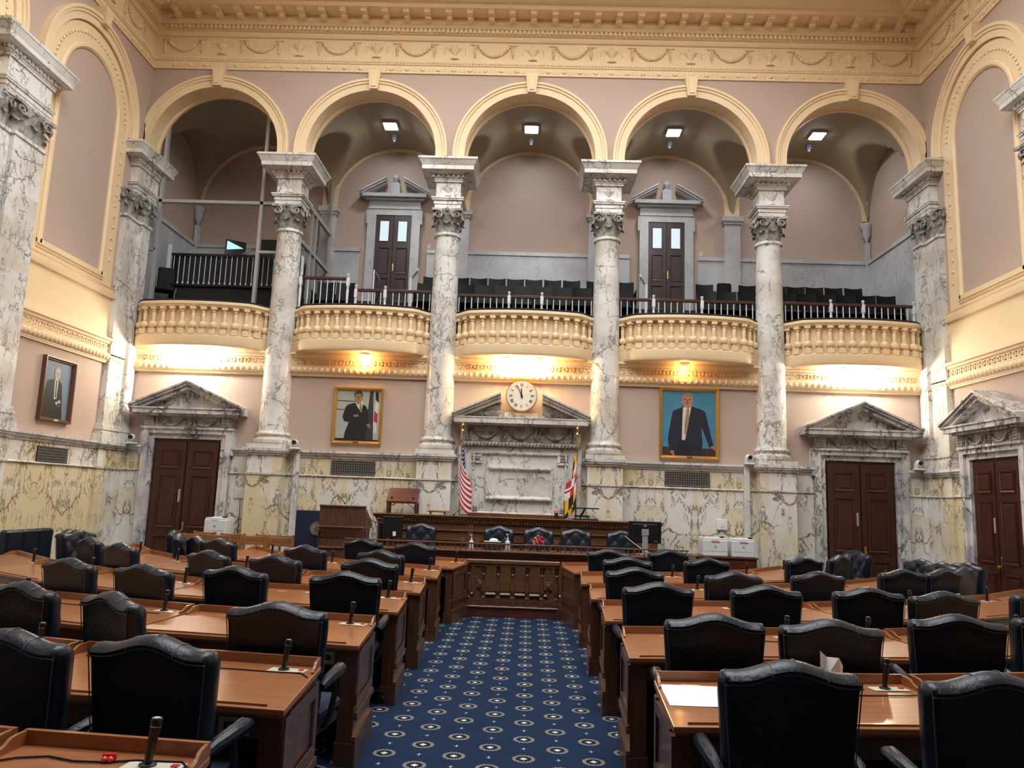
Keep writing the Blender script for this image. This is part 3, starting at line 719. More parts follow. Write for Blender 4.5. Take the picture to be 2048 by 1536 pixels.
for c in (-.62, 0, .62): swag(b, lambda X, o, z, c=c: (c+X*.85, -.12-o, z), .26, 2.94, .14, .01, .8)
b.tf = None
for q in (-1, 1):
    b.box(q*1.075, q*.95, -.17, 0, 2.722, 2.998)
    for j in range(5): b.box(q*1.05, q*.97, -.18, -.17, 2.74+j*.05, 2.765+j*.05)
b.build('carved_frieze', carve_m, t, smooth=40)
b = MB(); b.box(-1.13, 1.13, -.24, 0, 3.0, 3.03); b.box(-1.19, 1.19, -.33, 0, 3.03, 3.12); b.box(-1.2, 1.2, -.34, 0, 3.12, 3.14)
raking(b, 1.235, 3.2, 3.6, 3.74, .37, .38, .14)
b.box(-.3, .3, -.1, 0, 3.14, 3.25); b.build('pediment', colm, t, smooth=0)
for q in (-1, 1):
    b = MB(); b.prism([(q*1.1, 3.14), (q*.38, 3.14), (q*.38, 3.40)], 'y', -.14, 0)
    for j, (xx, zz, rr) in enumerate(((.4, 3.21, .06), (.52, 3.22, .05), (.62, 3.21, .04), (.72, 3.2, .035))):
        b.tube([(q*(xx+rr*(1-k/14)*cos(k*.75)), -.17, zz+rr*(1-k/14)*sin(k*.75)) for k in range(13)], .012, 5)
    b.build('pediment_scroll', carve_m, t, smooth=40)

# clock
t = thing('wall_clock', 'round gold and cream clock with roman numerals between the pediment halves', 'clock', (-.005, -.16, 3.545))
b = MB()
def disc(b, r, y0, y1, seg=48): b.prism([(r*cos(2*PI*i/seg), r*sin(2*PI*i/seg)) for i in range(seg)], 'y', y0, y1)
disc(b, .285, -.05, .05); b.build('clock_case', gold, t)
b = MB(); disc(b, .268, -.058, -.05); b.build('clock_dial', clockf, t)
b = MB(); NUM = {1: 'I', 2: 'II', 3: 'III', 4: 'IIII', 5: 'V', 6: 'VI', 7: 'VII', 8: 'VIII', 9: 'IX', 10: 'X', 11: 'XI', 12: 'XII'}
def stroke(b, p, q, w, y=-.0585):
    p = Vector(p); q = Vector(q); d = (q-p).normalized(); n = Vector((-d.y, d.x))*w/2
    b.prism([tuple(p-n), tuple(q-n), tuple(q+n), tuple(p+n)], 'y', y-.002, y)
for h, s in NUM.items():
    a = PI/2-h*PI/6; er = Vector((cos(a), sin(a))); et = Vector((sin(a), -cos(a))); wd = {'I': .014, 'V': .03, 'X': .03}
    tot = sum(wd[c] for c in s); x = -tot/2
    for c in s:
        m = x+wd[c]/2; P = lambda u, v: tuple(er*(.165+.055*v)+et*(m+u))
        if c == 'I': stroke(b, P(0, 0), P(0, 1), .007)
        elif c == 'V': stroke(b, P(-.01, 1), P(0, 0), .007); stroke(b, P(.01, 1), P(0, 0), .004)
        else: stroke(b, P(-.01, 1), P(.01, 0), .007); stroke(b, P(.01, 1), P(-.01, 0), .004)
        x += wd[c]
for i in range(60):
    a = 2*PI*i/60; stroke(b, (.24*cos(a), .24*sin(a)), ((.25 if i % 5 else .256)*cos(a), (.25 if i % 5 else .256)*sin(a)), .003 if i % 5 else .006)
b.build('clock_numerals', blackp, t, smooth=0)
b = MB()
for deg, L, w in ((-24, .20, .012), (-4, .13, .02)):
    a = PI/2-math.radians(deg); d = Vector((cos(a), sin(a))); stroke(b, tuple(-d*.05), tuple(d*L), w, -.066)
disc(b, .022, -.07, -.062, 14); b.build('clock_hands', blackp, t, smooth=0)

# ------------------------------------------------------------------ balconies
def bow(t): # t -1..1 -> projection
    a = min(1, max(0, (1-abs(t))/.22)); return .03+.20*a*a*(3-2*a)+.22*(1-t*t)
def bow_path(n=36, e=0, x0=-1.24, x1=1.24): return [(x0+(x1-x0)*i/n, -bow(-1+2*i/n)) for i in range(n+1)]
bp = bow_path()[::-1]
# travel right->left so that out (left of travel) faces the room
def bal_profile(pr): return pr
BLN = ['bowed cream balcony in front of the glazed control booth', 'bowed cream balcony above the small dark-suit portrait and single warm lamp', 'bowed cream balcony directly above the clock', 'bowed cream balcony above the large blue portrait', 'bowed cream balcony at the end above the double door near the printers']
def baluster_prof():
    return [(.045, .085), (.03, .09), (.022, .10), (.024, .115), (.05, .135), (.058, .17), (.055, .20), (.036, .225), (.026, .24), (.03, .25), (.024, .26), (.03, .36), (.022, .40), (.034, .415), (.022, .43), (.026, .445), (.04, .47)]
first = None
for k in range(-2, 3):
    c = 3.0*k
    if first is None:
        t = first = thing('balcony', BLN[0], 'balcony', (c, 0, 0), 0, 'bowed balconies along the arcade')
        b = MB(); b.sweep([(-.35, 4.235), (-.05, 4.235), (.02, 4.245), (.03, 4.27), (.035, 4.285), (.035, 4.43), (.02, 4.45), (-.3, 4.45)], bp);
        b.build('fascia', cream, t, smooth=30)
        b = MB(); b.add([v for i in range(len(bp)) for v in ((bp[i][0], bp[i][1], 4.238), (bp[i][0], -.0, 4.238))], [(2*i, 2*i+1, 2*i+3, 2*i+2) for i in range(len(bp)-1)])
        b.build('soffit', cream, t, smooth=0)
        b = MB(); b.sweep([(-.09, 4.45), (-.065, 4.45), (-.065, 4.96), (-.09, 4.96)], bp); b.build('back_panel', cream, t)
        b = MB(); b.sweep([(-.1, 4.955), (-.02, 4.955), (.02, 4.965), (.03, 4.99), (.045, 5.0), (.05, 5.03), (.04, 5.055), (-.1, 5.06)], bp); b.build('handrail', cream, t)
        b = MB(); b.sweep([(-.16, 5.06), (.03, 5.06), (.035, 5.085), (.02, 5.095), (-.16, 5.095)], bp); b.build('dark_cap', dark_m, t)
        bm_ = MB(); bm_.lathe([(r*1.25, z) for r, z in baluster_prof()], (0, 0, 4.45-.0), 14); bm_.box(-.055, .055, -.055, .055, 4.45, 4.545); bm_.box(-.05, .05, -.05, .05, 4.91, 4.955)
        o0 = bm_.build('baluster', cream, t, smooth=40)
        L = [0]; PP = bow_path(200)
        for i in range(200): L.append(L[-1]+math.dist(PP[i], PP[i+1]))
        nb = 15
        for i in range(nb):
            s = L[-1]*(.022+.956*i/(nb-1)); j = min(199, next(q for q in range(201) if L[q] >= s)); q = PP[j]
            j2 = max(0, j-1); an = math.atan2(PP[j2+1][1]-PP[j2][1], PP[j2+1][0]-PP[j2][0])
            oo = o0 if i == 0 else o0.copy()
            if i: COL.objects.link(oo); oo.parent = t
            oo.location = (q[0], q[1]+.02, 0); oo.rotation_euler = (0, 0, an)
    else: dup(first, (c, 0, 0), 0, BLN[k+2])

# lamps under the balconies
LN = {-2: 'glazed booth', -1: 'dark-suit portrait', 0: 'clock', 1: 'blue portrait', 2: 'end double door'}
def soffit_lamp(x, y, em, lab, power, col):
    t = thing('soffit_lamp', lab, 'lamp', (x, y, 4.21), 0)
    MB().lathe([(.085, .025), (.085, .0), (.075, -.012), (.06, -.012)], seg=20).build('lamp_rim', cream, t)
    MB().lathe([(.062, -.008), (.058, -.025), (.035, -.045), (.005, -.052)], seg=18).build('bulb', em, t)
    if power:
        ld = bpy.data.lights.new('bulb_light', 'POINT'); ld.energy = power; ld.color = col; ld.shadow_soft_size = .05
        lo = bpy.data.objects.new('bulb_light', ld); COL.objects.link(lo); lo.location = (x, y, 4.10)
dimb = plain('unlit_bulb', (.5, .42, .3), .4)
for x, l in ((-6.3, 'outer'), (-5.72, 'inner')): soffit_lamp(x, -.27, bulb_w, 'bright white round lamp under the glazed-booth balcony, %s of two' % l, 34, (1, .97, .88))
for x, l in ((5.73, 'inner'), (6.3, 'outer')): soffit_lamp(x, -.25, bulb_w, 'bright white round lamp under the end balcony by the printers, %s of two' % l, 34, (1, .97, .9))
for x, l in ((-.28, 'striped-flag side'), (.27, 'yellow-flag side')): soffit_lamp(x, -.22, bulb_y, 'bright warm round lamp above the clock, %s of two' % l, 32, (1, .72, .4))
soffit_lamp(-2.88, -.2, bulb_y, 'small warm round lamp lit above the dark-suit portrait', 9, (1, .55, .2))
soffit_lamp(2.91, -.2, dimb, 'small unlit round lamp above the blue portrait', 6, (1, .55, .2))  # bulb is off; the weak warm point light under it is added
# ------------------------------------------------------------------ assembly chairs
def hump(x):
    a = abs(x)
    return (1+cos(PI*a/.225))/2 if a < .225 else 0.0
def chair_back(b, w0=.51, w1=.59, zt=1.04, zb=.50, hh=.047, lean=.05, tuft=True):
    nx, nf = 32, 22
    secs = []
    for i in range(nx+1):
        u = -1+2*i/nx; au = abs(u)
        e = 1 if au < .9 else max(.25, math.sqrt(max(0, 1-((au-.9)/.1)**2)))
        th = .065*e
        zz = zt+hh*hump(u*w1/2)-(0 if au < .9 else .03*((au-.9)/.1)**2)
        sec = []
        def ctr(z): return -.15-lean*(z-zb)/(zt-zb)
        for j in range(7):
            z = zb+(zz-.06-zb)*j/6; sec.append((ctr(z)-th*.9, z))
        yc = ctr(zz)-.005
        for j in range(1, 8):
            a = PI-PI*j/8; sec.append((yc+th*1.08*cos(a), zz-.055+.055*sin(a)))
        for j in range(nf):
            z = zz-.06-(zz-.06-zb)*j/(nf-1); x = u*w1/2; y = ctr(z)+th*.95
            if tuft and au < .9 and z < zz-.05:
                q = .062; p = (x/.115+z/.12)*1.0; r = (x/.115-z/.12)*1.0
                dd = abs(sin(PI*p/2))*abs(sin(PI*r/2)); y += .03*dd**.5-.012
            sec.append((y, z))
        secs.append(sec)
    m = len(secs[0]); vs = []
    for i, sec in enumerate(secs):
        u = -1+2*i/nx
        for y, z in sec: vs.append((u*(w0+(w1-w0)*max(0, min(1, (z-zb)/(zt-zb))))/2, y, z))
    fs = [(i*m+k, (i+1)*m+k, (i+1)*m+(k+1) % m, i*m+(k+1) % m) for i in range(nx) for k in range(m)]
    fs += [[k for k in range(m)][::-1], [nx*m+k for k in range(m)]]
    b.add(vs, fs); return secs
def make_chair(label, group, leather_m=leather, tuft=True):
    t = thing('swivel_chair', label, 'chair', (0, 0, 0), 0, group)
    b = MB(); chair_back(b, tuft=tuft); b.build('backrest', leather_m, t, smooth=60)
    b = MB()
    for side in (-1, 1): b.tube([(side*(.50+.078*j/6)/2*.97, -.15-.05*j/6-.061, .52+.50*j/6) for j in range(7)], .003, 5)
    n = 20
    b.tube([(.283*u, -.263, 1.04+.047*hump(.295*u)-.05) for u in [-1+2*i/n for i in range(n+1)]], .0035, 5)
    for u in (-.30, .07, .46): z = 1.04+.047*hump(.295*u); b.tube([(.295*u, -.206+.07*cos(a), z-.0545+.0562*sin(a)) for a in [PI*.93-PI*.8*j/6 for j in range(7)]], .0022, 4)
    b.build('piping', piping_m, t)
    b = MB(); b.box(-.25, .25, -.14, .27, .40, .50, .035); b.box(-.235, .235, -.13, .25, .34, .40, .01); b.build('seat', navy_f, t)
    for side in (-1, 1):
        b = MB(); b.tube([(side*.285, -.22, .64), (side*.295, -.17, .66), (side*.30, -.06, .675), (side*.305, .03, .69), (side*.305, .07, .685)], [.024, .03, .035, .036, .026], 10); b.build('armrest', leather_m, t)
        b = MB(); b.tube([(side*.295, -.03, .64), (side*.295, -.01, .55), (side*.28, -.03, .45), (side*.25, -.04, .37)], .018, 8); b.build('arm_support', blackp, t)
    b = MB(); b.lathe([(.05, .12), (.045, .2), (.028, .22), (.028, .35), (.08, .36)], seg=14); b.build('column_post', blackm, t)
    for k in range(5):
        a = 2*PI*k/5+.3; p = (cos(a), sin(a))
        b = MB(); b.tube([(p[0]*.03, p[1]*.03, .15), (p[0]*.17, p[1]*.17, .13), (p[0]*.32, p[1]*.32, .085)], [.026, .022, .016], 8); lg = b.build('leg', blackm, t)
        b = MB(); c = (p[0]*.32, p[1]*.32, .033)
        b.ell(c, .033, .033, .033, 12, 8); b.tube([(c[0], c[1], .03), (c[0], c[1], .085)], .011, 6); b.build('caster', blackm, lg)
    return t
CH = []
ROWC = {7: (3.5, 14.48), 6: (3.0, 12.52), 5: (2.6, 10.64), 4: (2.24, 8.81), 3: (1.5, 6.70), 2: (1.0, 4.80), 1: (1.0, 3.45)}
def ch(row, side, px, py, ang): CH.append((row, side, px, py, ang))
# rows counted back from the rostrum 1..6 ; (x, y of the top rear edge), angle in degrees
for r, s, L in (
    (6, -1, ((-1.40, -10.53, -12), (-2.03, -10.52, -12))), (6, 1, ((1.26, -10.53, 2), (2.05, -10.60, 3), (3.1, -10.2, 6))),
    (5, -1, ((-1.23, -9.42, -5), (-2.27, -9.30, -36), (-3.02, -8.95, -24), (-4.1, -8.6, -22))), (5, 1, ((1.27, -9.20, -2), (1.92, -9.25, -2), (2.87, -8.82, -6), (3.7, -8.5, 8))),
    (4, -1, ((-1.28, -7.56, 1), (-2.23, -7.46, -15), (-2.92, -7.62, -22), (-3.57, -7.55, -24))), (4, 1, ((1.24, -7.48, 5), (2.13, -7.38, 0), (3.0, -7.27, -2), (3.57, -7.38, 8), (4.66, -6.9, 18), (5.5, -6.35, 26))),
    (3, -1, ((-1.37, -6.21, -7), (-2.33, -6.17, -18), (-2.97, -6.25, -30), (-4.2, -5.60, -32), (-5.1, -4.6, -42), (-6.2, -3.2, -84), (-6.6, -2.3, -102))), (3, 1, ((1.27, -5.91, 4), (2.2, -6.15, 9), (3.16, -5.78, 12), (4.37, -5.03, 15), (4.99, -4.72, 28), (5.42, -4.40, 42), (6.15, -3.2, 97), (6.45, -2.4, 100), (6.62, -1.65, 104), (6.66, -.95, 106))),
    (2, -1, ((-1.43, -5.38, -18), (-2.35, -5.08, -23), (-3.62, -4.38, -33), (-4.13, -3.87, -48), (-4.62, -3.3, -72), (-5.1, -2.4, -78))), (2, 1, ((1.38, -4.43, -2), (2.38, -4.25, 11), (3.87, -3.42, 22), (4.62, -2.70, 48), (4.95, -2.2, 60), (5.4, -1.55, 98), (5.58, -1.0, 102))),
    (1, -1, ((-1.35, -3.31, -9), (-2.17, -2.80, -14))), (1, 1, ((1.33, -2.79, -6), (2.16, -2.88, 8)))):
    L = sorted(L, key=lambda v: abs(v[0]))
    for i, v in enumerate(L): CH.append((r, s, i+1, v[0], v[1], v[2]))
proto = None
for r, s, i, px, py, ang in CH:
    lab = 'navy leather swivel chair, %s row back from rostrum, %s from aisle, %s' % (WORD[r], WORD[i], SIDE[s])
    a = math.radians(ang); fx, fy = -sin(a), cos(a)
    kc, rf = ROWC[r]; kn, rn = ROWC[r+1]; q = 1.0; Q = lambda q: (.1595+(px-.1595)*q, -13.776+(py+13.776)*q)
    D = lambda q, k_: math.hypot(Q(q)[0], Q(q)[1]-k_)
    while D(q, kc) < rf+.75+.24 and q > .85: q -= .002
    while D(q, kn) > rn-.05 and q < 1.15: q += .002
    px, py = Q(q)
    loc = (px+.27*fx, py+.27*fy, 0)
    if proto is None:
        proto = make_chair(lab, 'navy swivel chairs of the desk rows'); proto.location = loc; proto.rotation_euler = (0, 0, a)
    else: dup(proto, loc, a, lab)

# ------------------------------------------------------------------ desks
def make_desk(FLp, FRp, NLp, NRp, label, units):
    """plan corners: far left/right, near left/right as seen by its user"""
    F = (Vector(FLp)+Vector(FRp))/2; d = Vector(FRp)-Vector(FLp); a = math.atan2(d.y, d.x)
    t = thing('wooden_desk', label, 'desk', (F.x, F.y, 0), a, 'wooden desks in curved rows')
    def loc(p): q = Vector(p)-F; return Vector(rot((q.x, q.y), -a))
    fl, fr, nl, nr = [loc(p) for p in (FLp, FRp, NLp, NRp)]
    wid = (nr-nl).length; dep = .75
    def P(u, v): return fl*(1-u)*(1-v)+fr*u*(1-v)+nl*(1-u)*v+nr*u*v
    def hx(b, u0, u1, v0, v1, z0, z1, sl=0, ch=0, mat=None):
        vs = []
        for z, zz in ((z0, 0), (z1, 1)):
            for u, v in ((u0, v0), (u1, v0), (u1, v1), (u0, v1)):
                p = P(u, v); vs.append((p.x, p.y, z-(sl*v)))
        b.add(vs, [(0, 1, 2, 3), (7, 6, 5, 4), (0, 4, 5, 1), (1, 5, 6, 2), (2, 6, 7, 3), (3, 7, 4, 0)], mat)
    eu = .02/wid; SL = .03
    b = MB(); hx(b, -eu*.0, 1, .0, 1.01, .742, .772, SL); hx(b, eu, 1-eu, .02, .99, .728, .742, SL); o = b.build('desk_top', desk_w, t, smooth=0)
    bv = o.modifiers.new('edge', 'BEVEL'); bv.width = .005; bv.segments = 2
    b = MB(); hx(b, .004, .996, -.0, .03, .772, .821)
    b.build('ledge', desk_w, t, smooth=0)
    for u0, u1 in ((.004, .004+.016/wid), (.996-.016/wid, .996)):
        b = MB(); prof = [(0, 0), (0, .049), (.07, .049), (.1, .046), (.12, .039), (.135, .031), (.155, .024), (.185, .02), (.2, .012), (.2, 0)]
        n = len(prof); vs = []
        for u in (u0, u1):
            for v, z in prof: p = P(u, .02+v); vs.append((p.x, p.y, .77+z-SL*v))
        b.add(vs, [list(range(n)), [n+i for i in range(n)][::-1]]+[(i, (i+1) % n, n+(i+1) % n, n+i) for i in range(n)]); b.build('ledge_bracket', desk_w, t, smooth=0)
    b = MB(); hx(b, .07/wid, 1-.09/wid, .955, .972, .770, .782, SL); b.build('pencil_stop', desk_w, t, smooth=0)
    for u0, u1, q in ((0, .05/wid, -1), (1-.05/wid, 1, 1)):
        b = MB(); oo = eu
        hx(b, u0+eu*.6, u1-eu*.6, .04, .97, .0, .73, .02)
        ua, ub = (u0-eu*.7, u0+eu*.8) if q < 0 else (u1-eu*.8, u1+eu*.7)
        for v0, v1, z0, z1 in ((.0, 1.0, 0, .14), (.01, .99, .14, .165), (.02, .98, .165, .18), (.015, .985, .285, .31), (.03, .97, .31, .325)):
            hx(b, ua if q < 0 else ub-eu*1.5, ub if q > 0 else ua+eu*1.5, v0, v1, z0, z1)
        ub2 = ua+eu*.5 if q < 0 else ub-eu*.5
        for v0, v1, z0, z1 in ((.06, .16, .34, .71), (.86, .96, .34, .69), (.16, .86, .34, .40), (.16, .86, .64, .70)):
            hx(b, min(ub2, u0 if q < 0 else u1), max(ub2, u0+eu if q < 0 else u1), v0, v1, z0, z1)
        b.build('side_panel', side_w, t, smooth=0)
        b = MB(); v = (u0, u0+.13/wid) if q < 0 else (u1-.13/wid, u1)
        hx(b, v[0]+eu*.6, v[1]-eu*.6, .90, .975, 0, .71); hx(b, v[0], v[1], .89, .99, 0, .14); b.build('front_stile', side_w, t, smooth=0)
    b = MB(); hx(b, .02, .98, .07, .10, .02, .73); hx(b, .01, .99, .05, .11, 0, .12); b.build('front_panel', side_w, t, smooth=0)
    b = MB(); hx(b, .03, .97, .94, .965, .60, .705)
    if units > 1: hx(b, .5-.03/wid, .5+.03/wid, .1, .96, 0, .7)
    b.build('apron', side_w, t, smooth=0)
    for k in range(units):
        uc = 1-.24/wid-k*.98/wid
        b = MB(); hx(b, uc-.075/wid, uc+.075/wid, .966, .972, .612, .688); pl = b.build('button_plate', tanplate, t, smooth=0)
        b = MB(); hx(b, uc-.05/wid, uc+.05/wid, .972, .976, .635, .667)
        b.build('button_strip', dark_m, pl, smooth=0)
        b = MB()
        for j in (-1, 0, 1): hx(b, uc+(j*.022-.006)/wid, uc+(j*.022+.006)/wid, .976, .979, .645, .657)
        b.build('buttons', red_p, pl, smooth=0)
    return t, P, wid, a, F
micp = None
def make_mic(label, loc, rz):
    global micp
    if micp is None:
        t = thing('desk_microphone', label, 'microphone', loc, rz, 'microphones on the desks')
        b = MB(); b.box(-.10, .13, -.05, .05, 0, .005, .001); b.build('base_plate', plate_m, t, smooth=0)
        b = MB(); b.lathe([(.034, .004), (.034, .012), (.022, .018)], (-.01, 0, 0), 16)
        b.tube([(-.01, 0, .012), (-.004, .0, .08), (.006, 0, .16), (.008, 0, .175)], [.0155, .017, .020, .0215], 14); b.build('mic_body', blackp, t)
        b = MB(); b.tube([(.008, 0, .176), (.0085, 0, .180)], .0225, 14); b.build('mic_ring', chrome, t)
        b = MB(); b.tube([(.0085, 0, .181), (.0095, 0, .205), (.0098, 0, .212)], [.0225, .0225, .019], 14); hd = b.build('mic_head', blackp, t)
        b = MB(); b.tube([(.0098, 0, .212), (.0099, 0, .214)], .014, 12); b.build('mic_cap', greyp, hd)
        b = MB(); b.box(.085, .115, -.005, .022, .005, .012, .002); b.build('red_switch', red_p, t, smooth=0)
        micp = t
    else: t = dup(micp, loc, rz, label)
    t.scale = (.86, .86, .74); return t
#  row: (n, k centre, y far edge at aisle, left widths, right widths)
ROWS = [(7, 3.5, (-10.95, -11.32), (.72, 1.0), (.9, 1.0)),
        (6, 3.0, (-9.49, -9.49), (1.42, 1.42, 1.42), (1.42, 1.42, 1.42)),
        (5, 2.6, (-7.98, -8.02), (1.45, 1.42, 1.42, 1.42), (2.07, 1.42, 1.42)),
        (4, 2.24, (-6.50, -6.53), (2.12, 1.42, 1.42, 1.42), (2.07, 1.42, 1.42, 1.3)),
        (3, 1.5, (-5.16, -5.13), (1.42, 2.07, 1.42, 1.4), (2.07, 1.42, 1.42, 1.42)),
        (2, 1.0, (-3.68, -3.72), (1.42, 1.42, 1.3), (1.42, 1.42, 1.3)),
        (1, 1.0, (-2.33, -2.33), (1.3, ), (1.3, ))]
DESK = {}
MICS = []
for n, k, yf, wl, wr in ROWS:
    for s, ws in ((-1, wl), (1, wr)):
        y0 = yf[0] if s < 0 else yf[1]; x0 = .925 if s < 0 else .865
        Rr = math.hypot(x0, y0-k); ph = math.asin(x0/Rr)
        for i, w in enumerate(ws):
            p1 = ph+w/Rr
            A = lambda R_, p: (s*R_*sin(p), k-R_*cos(p))
            g_ = .017/Rr; fa, fb = A(Rr, ph+g_), A(Rr, p1-g_); na, nb = A(Rr+.75, ph+g_), A(Rr+.75, p1-g_)
            if i == 0:
                fa = (s*x0, y0); na = (s*(x0-.035), y0-.735)
                if n == 1: fa = (s*.675, y0); na = (s*.83, y0-.74)
            c = (fa, fb, na, nb) if s > 0 else (fb, fa, nb, na)
            un = 2 if w > 1.8 else 1
            lab = 'brown wooden desk with raised ledge, %s row back from rostrum, %s from aisle, %s' % (WORD[n], WORD[i+1], SIDE[s])
            if n == 6 and i == 0 and s > 0: lab = 'brown wooden desk carrying the blank white sheet of paper beside the aisle'
            t, P, wid, a, F = make_desk(*c, lab, un)
            DESK[n, s, i] = (t, P, wid, a, F)
            offs = [.19]+([1.02] if un > 1 else [])
            if s > 0 and un == 2: offs = [.21, .92]
            for j, off in enumerate(offs):
                q = P(1-off/wid, .17); X, Y = rot((q.x, q.y), a)
                extra = ('' if un == 1 else (', inner of two' if (j == 0) == (s < 0) else ', outer of two'))
                ml = 'black stick microphone, %s row back from rostrum, %s desk from aisle%s, %s' % (WORD[n], WORD[i+1], extra, SIDE[s])
                MICS.append(make_mic(ml.replace(' back from rostrum', ' from rostrum'), (F.x+X, F.y+Y, .767), a))
            ph = p1
def on_desk(key, u, v, z=.768):
    t, P, wid, a, F = DESK[key]; q = P(u, v); X, Y = rot((q.x, q.y), a); return (F.x+X, F.y+Y, z-.03*v)
# cables across the near desks
def cable(pts, lab): tag(MB().tube(pts, .0035, 6).build('microphone_cable', blackp), lab, 'cable')
def cab(key, lab, us):
    pts = [on_desk(key, u, v+.012*sin(i*2.1), .777+.0) for i, (u, v) in enumerate(us)]
    cable(pts, lab)
cab((7, -1, 0), 'black cable crossing the closest desk by the red earplugs case', [(.0, .3), (.12, .19), (.25, .17), (.4, .19), (.55, .165), (.68, .14), (.8, .12), (.9, .1), (.97, .2), (.985, .4)])
cab((6, -1, 0), 'thin black cable across desk, sixth row back from rostrum, striped-flag side', [(.3, .24), (.5, .25), (.7, .255), (.85, .25), (.95, .22), (.985, .33)])
cab((5, -1, 1), 'thin black cable across second desk of fifth row, striped-flag side', [(.1, .3), (.3, .27), (.5, .3), (.7, .33), (.9, .3)])
cab((6, 1, 0), 'thin black cable across the desk with the white paper sheet', [(.45, .36), (.6, .34), (.75, .36), (.9, .34), (.99, .3)])
cab((5, 1, 0), 'thin black cable looping on desk, fifth row, yellow-flag side', [(.3, .35), (.38, .3), (.45, .33), (.52, .37), (.6, .34)])

# loose things on the desks
t = thing('paper_sheet', 'blank white sheet of paper lying on the aisle desk', 'paper', on_desk((6, 1, 0), 0, 0, 0)); t.location = (1.045, -9.76, .768)
b = MB(); vs = []
for j in range(9):
    for i in range(11):
        u, v = i/10, j/8; y = -.17+.36*v; x = -.175+.32*u+.03*v*(1-u)*-.3+.02*v; vs.append((x, y, .0015-.03*(-9.49-(-9.76+y))/.75+.004+.006*(u**5)*(1-v)))
b.add(vs, [(j*11+i, j*11+i+1, (j+1)*11+i+1, (j+1)*11+i) for j in range(8) for i in range(10)]); b.build('sheet', paper_m, t)
c = on_desk((6, 1, 0), .635, .27, .78)
tag(MB().box(c[0]-.1, c[0]+.1, c[1]-.05, c[1]+.05, .76, .80, .004).build('tissue_box', whitep, smooth=0), 'low white tissue box on the desk with the paper sheet', 'tissue box')
b = MB(); random.seed(3)
vs = [(c[0]-.05, c[1], .80), (c[0]+.05, c[1]-.02, .80), (c[0]+.07, c[1]+.01, .90), (c[0]+.035, c[1]-.03, .945), (c[0]-.01, c[1]+.02, .94), (c[0]-.055, c[1]-.01, .975), (c[0], c[1]+.045, .80)]
b.add(vs, [(0, 1, 3, 4), (0, 4, 5), (1, 2, 3), (1, 6, 2), (6, 0, 5), (6, 5, 4), (6, 4, 2), (4, 3, 2)]); tag(b.build('tissue', paper_m, smooth=0), 'crumpled white tissue sticking up behind the leather chair back', 'tissue')
c = on_desk((7, -1, 0), .55, .15, .77)
t = thing('earplug_case', 'small red plastic case with two round red tips on the closest desk', 'case', c, .1)
MB().box(-.022, .022, -.004, .012, 0, .028, .002).build('case_body', red_p, t, smooth=0)
b = MB(); b.ell((-.01, -.012, .012), .011, .011, .011, 10, 6); b.ell((.01, -.012, .012), .011, .011, .011, 10, 6); b.build('round_tips', plain('pinkish_red', (.75, .08, .09), .3), t)
for key, u, v, lab in (((4, -1, 0), .28, .2, 'small white paper slip on the fourth-row double desk, striped-flag side'), ((4, -1, 0), .42, .2, 'second white paper slip nearer the aisle on the fourth-row double desk'),
                       ((5, 1, 0), .16, .16, 'small ivory name slip on the fifth-row desk beside the aisle, yellow-flag side'), ((4, 1, 0), .16, .16, 'small ivory name slip on the fourth-row desk beside the aisle, yellow-flag side'), ((6, 1, 0), .13, .13, 'small ivory name slip behind the blank paper sheet')):
    c = on_desk(key, u, v, .769); tag(MB().box(c[0]-.05, c[0]+.05, c[1]-.008, c[1]+.008, c[2]+.002, c[2]+.006).build('paper_slip', plate_m, smooth=0), lab, 'paper slip')
def bottle(x, y, z, lab, h=.18):
    t = thing('sanitizer_bottle', lab, 'bottle', (x, y, z), 0, 'pump bottles')
    MB().lathe([(.026*h/.18, 0), (.028*h/.18, .01), (.028*h/.18, h*.5), (.012, h*.62), (.012, h*.66)], seg=14).build('bottle_body', plain('clear_gel', (.62, .66, .68), .15), t)
    b = MB(); b.lathe([(.013, h*.66), (.013, h*.74), (.004, h*.75), (.004, h*.92)], seg=10); b.box(-.03, .006, -.006, .006, h*.92, h*.97, .002); b.build('pump', whitep, t)
c = on_desk((4, 1, 2), .3, .35); bottle(c[0], c[1], c[2], 'clear pump bottle on a third desk of the fourth row, yellow-flag side', .14)

# ------------------------------------------------------------------ aisle balustrade, clerks' desk and rostrum
t = thing('aisle_balustrade', 'low turned wooden balustrade closing the blue aisle', 'balustrade', (-.02, -2.25, 0))
b = MB(); b.box(-.67, .67, -.08, .08, 0, .13, .005); b.box(-.67, .67, -.1, .06, .13, .16, .008); b.build('plinth', red_w, t, smooth=0)
b = MB(); b.box(-.69, .69, -.08, .08, .755, .815, .01); b.box(-.69, .69, -.06, .06, .72, .755, .005); b.build('handrail', rost_w, t, smooth=0)
for i in range(7):
    b = MB(); x = -.645+1.29*i/6
    b.lathe([(r_*1.35, z_) for r_, z_ in ((.03, .27), (.022, .29), (.02, .31), (.028, .33), (.034, .37), (.03, .42), (.02, .50), (.016, .57), (.024, .60), (.014, .62), (.022, .64), (.028, .68))], (x, 0, 0), 16)
    b.box(x-.03, x+.03, -.03, .03, .16, .27, .004); b.box(x-.03, x+.03, -.03, .03, .67, .725, .003); b.build('baluster', side_w, t, smooth=40)
t = thing('clerks_desk', 'long panelled wooden clerks desk with spindle gallery below the rostrum', 'desk', (0, -1.7, 0))
b = MB(); b.box(-2.6, 2.6, 0, .06, 0, .86); b.box(-2.6, 2.6, -.03, .09, 0, .17); b.box(-2.6, -2.54, 0, .55, 0, .86); b.box(2.54, 2.6, 0, .55, 0, .86)
b.build('desk_body', rost_w, t, smooth=0)
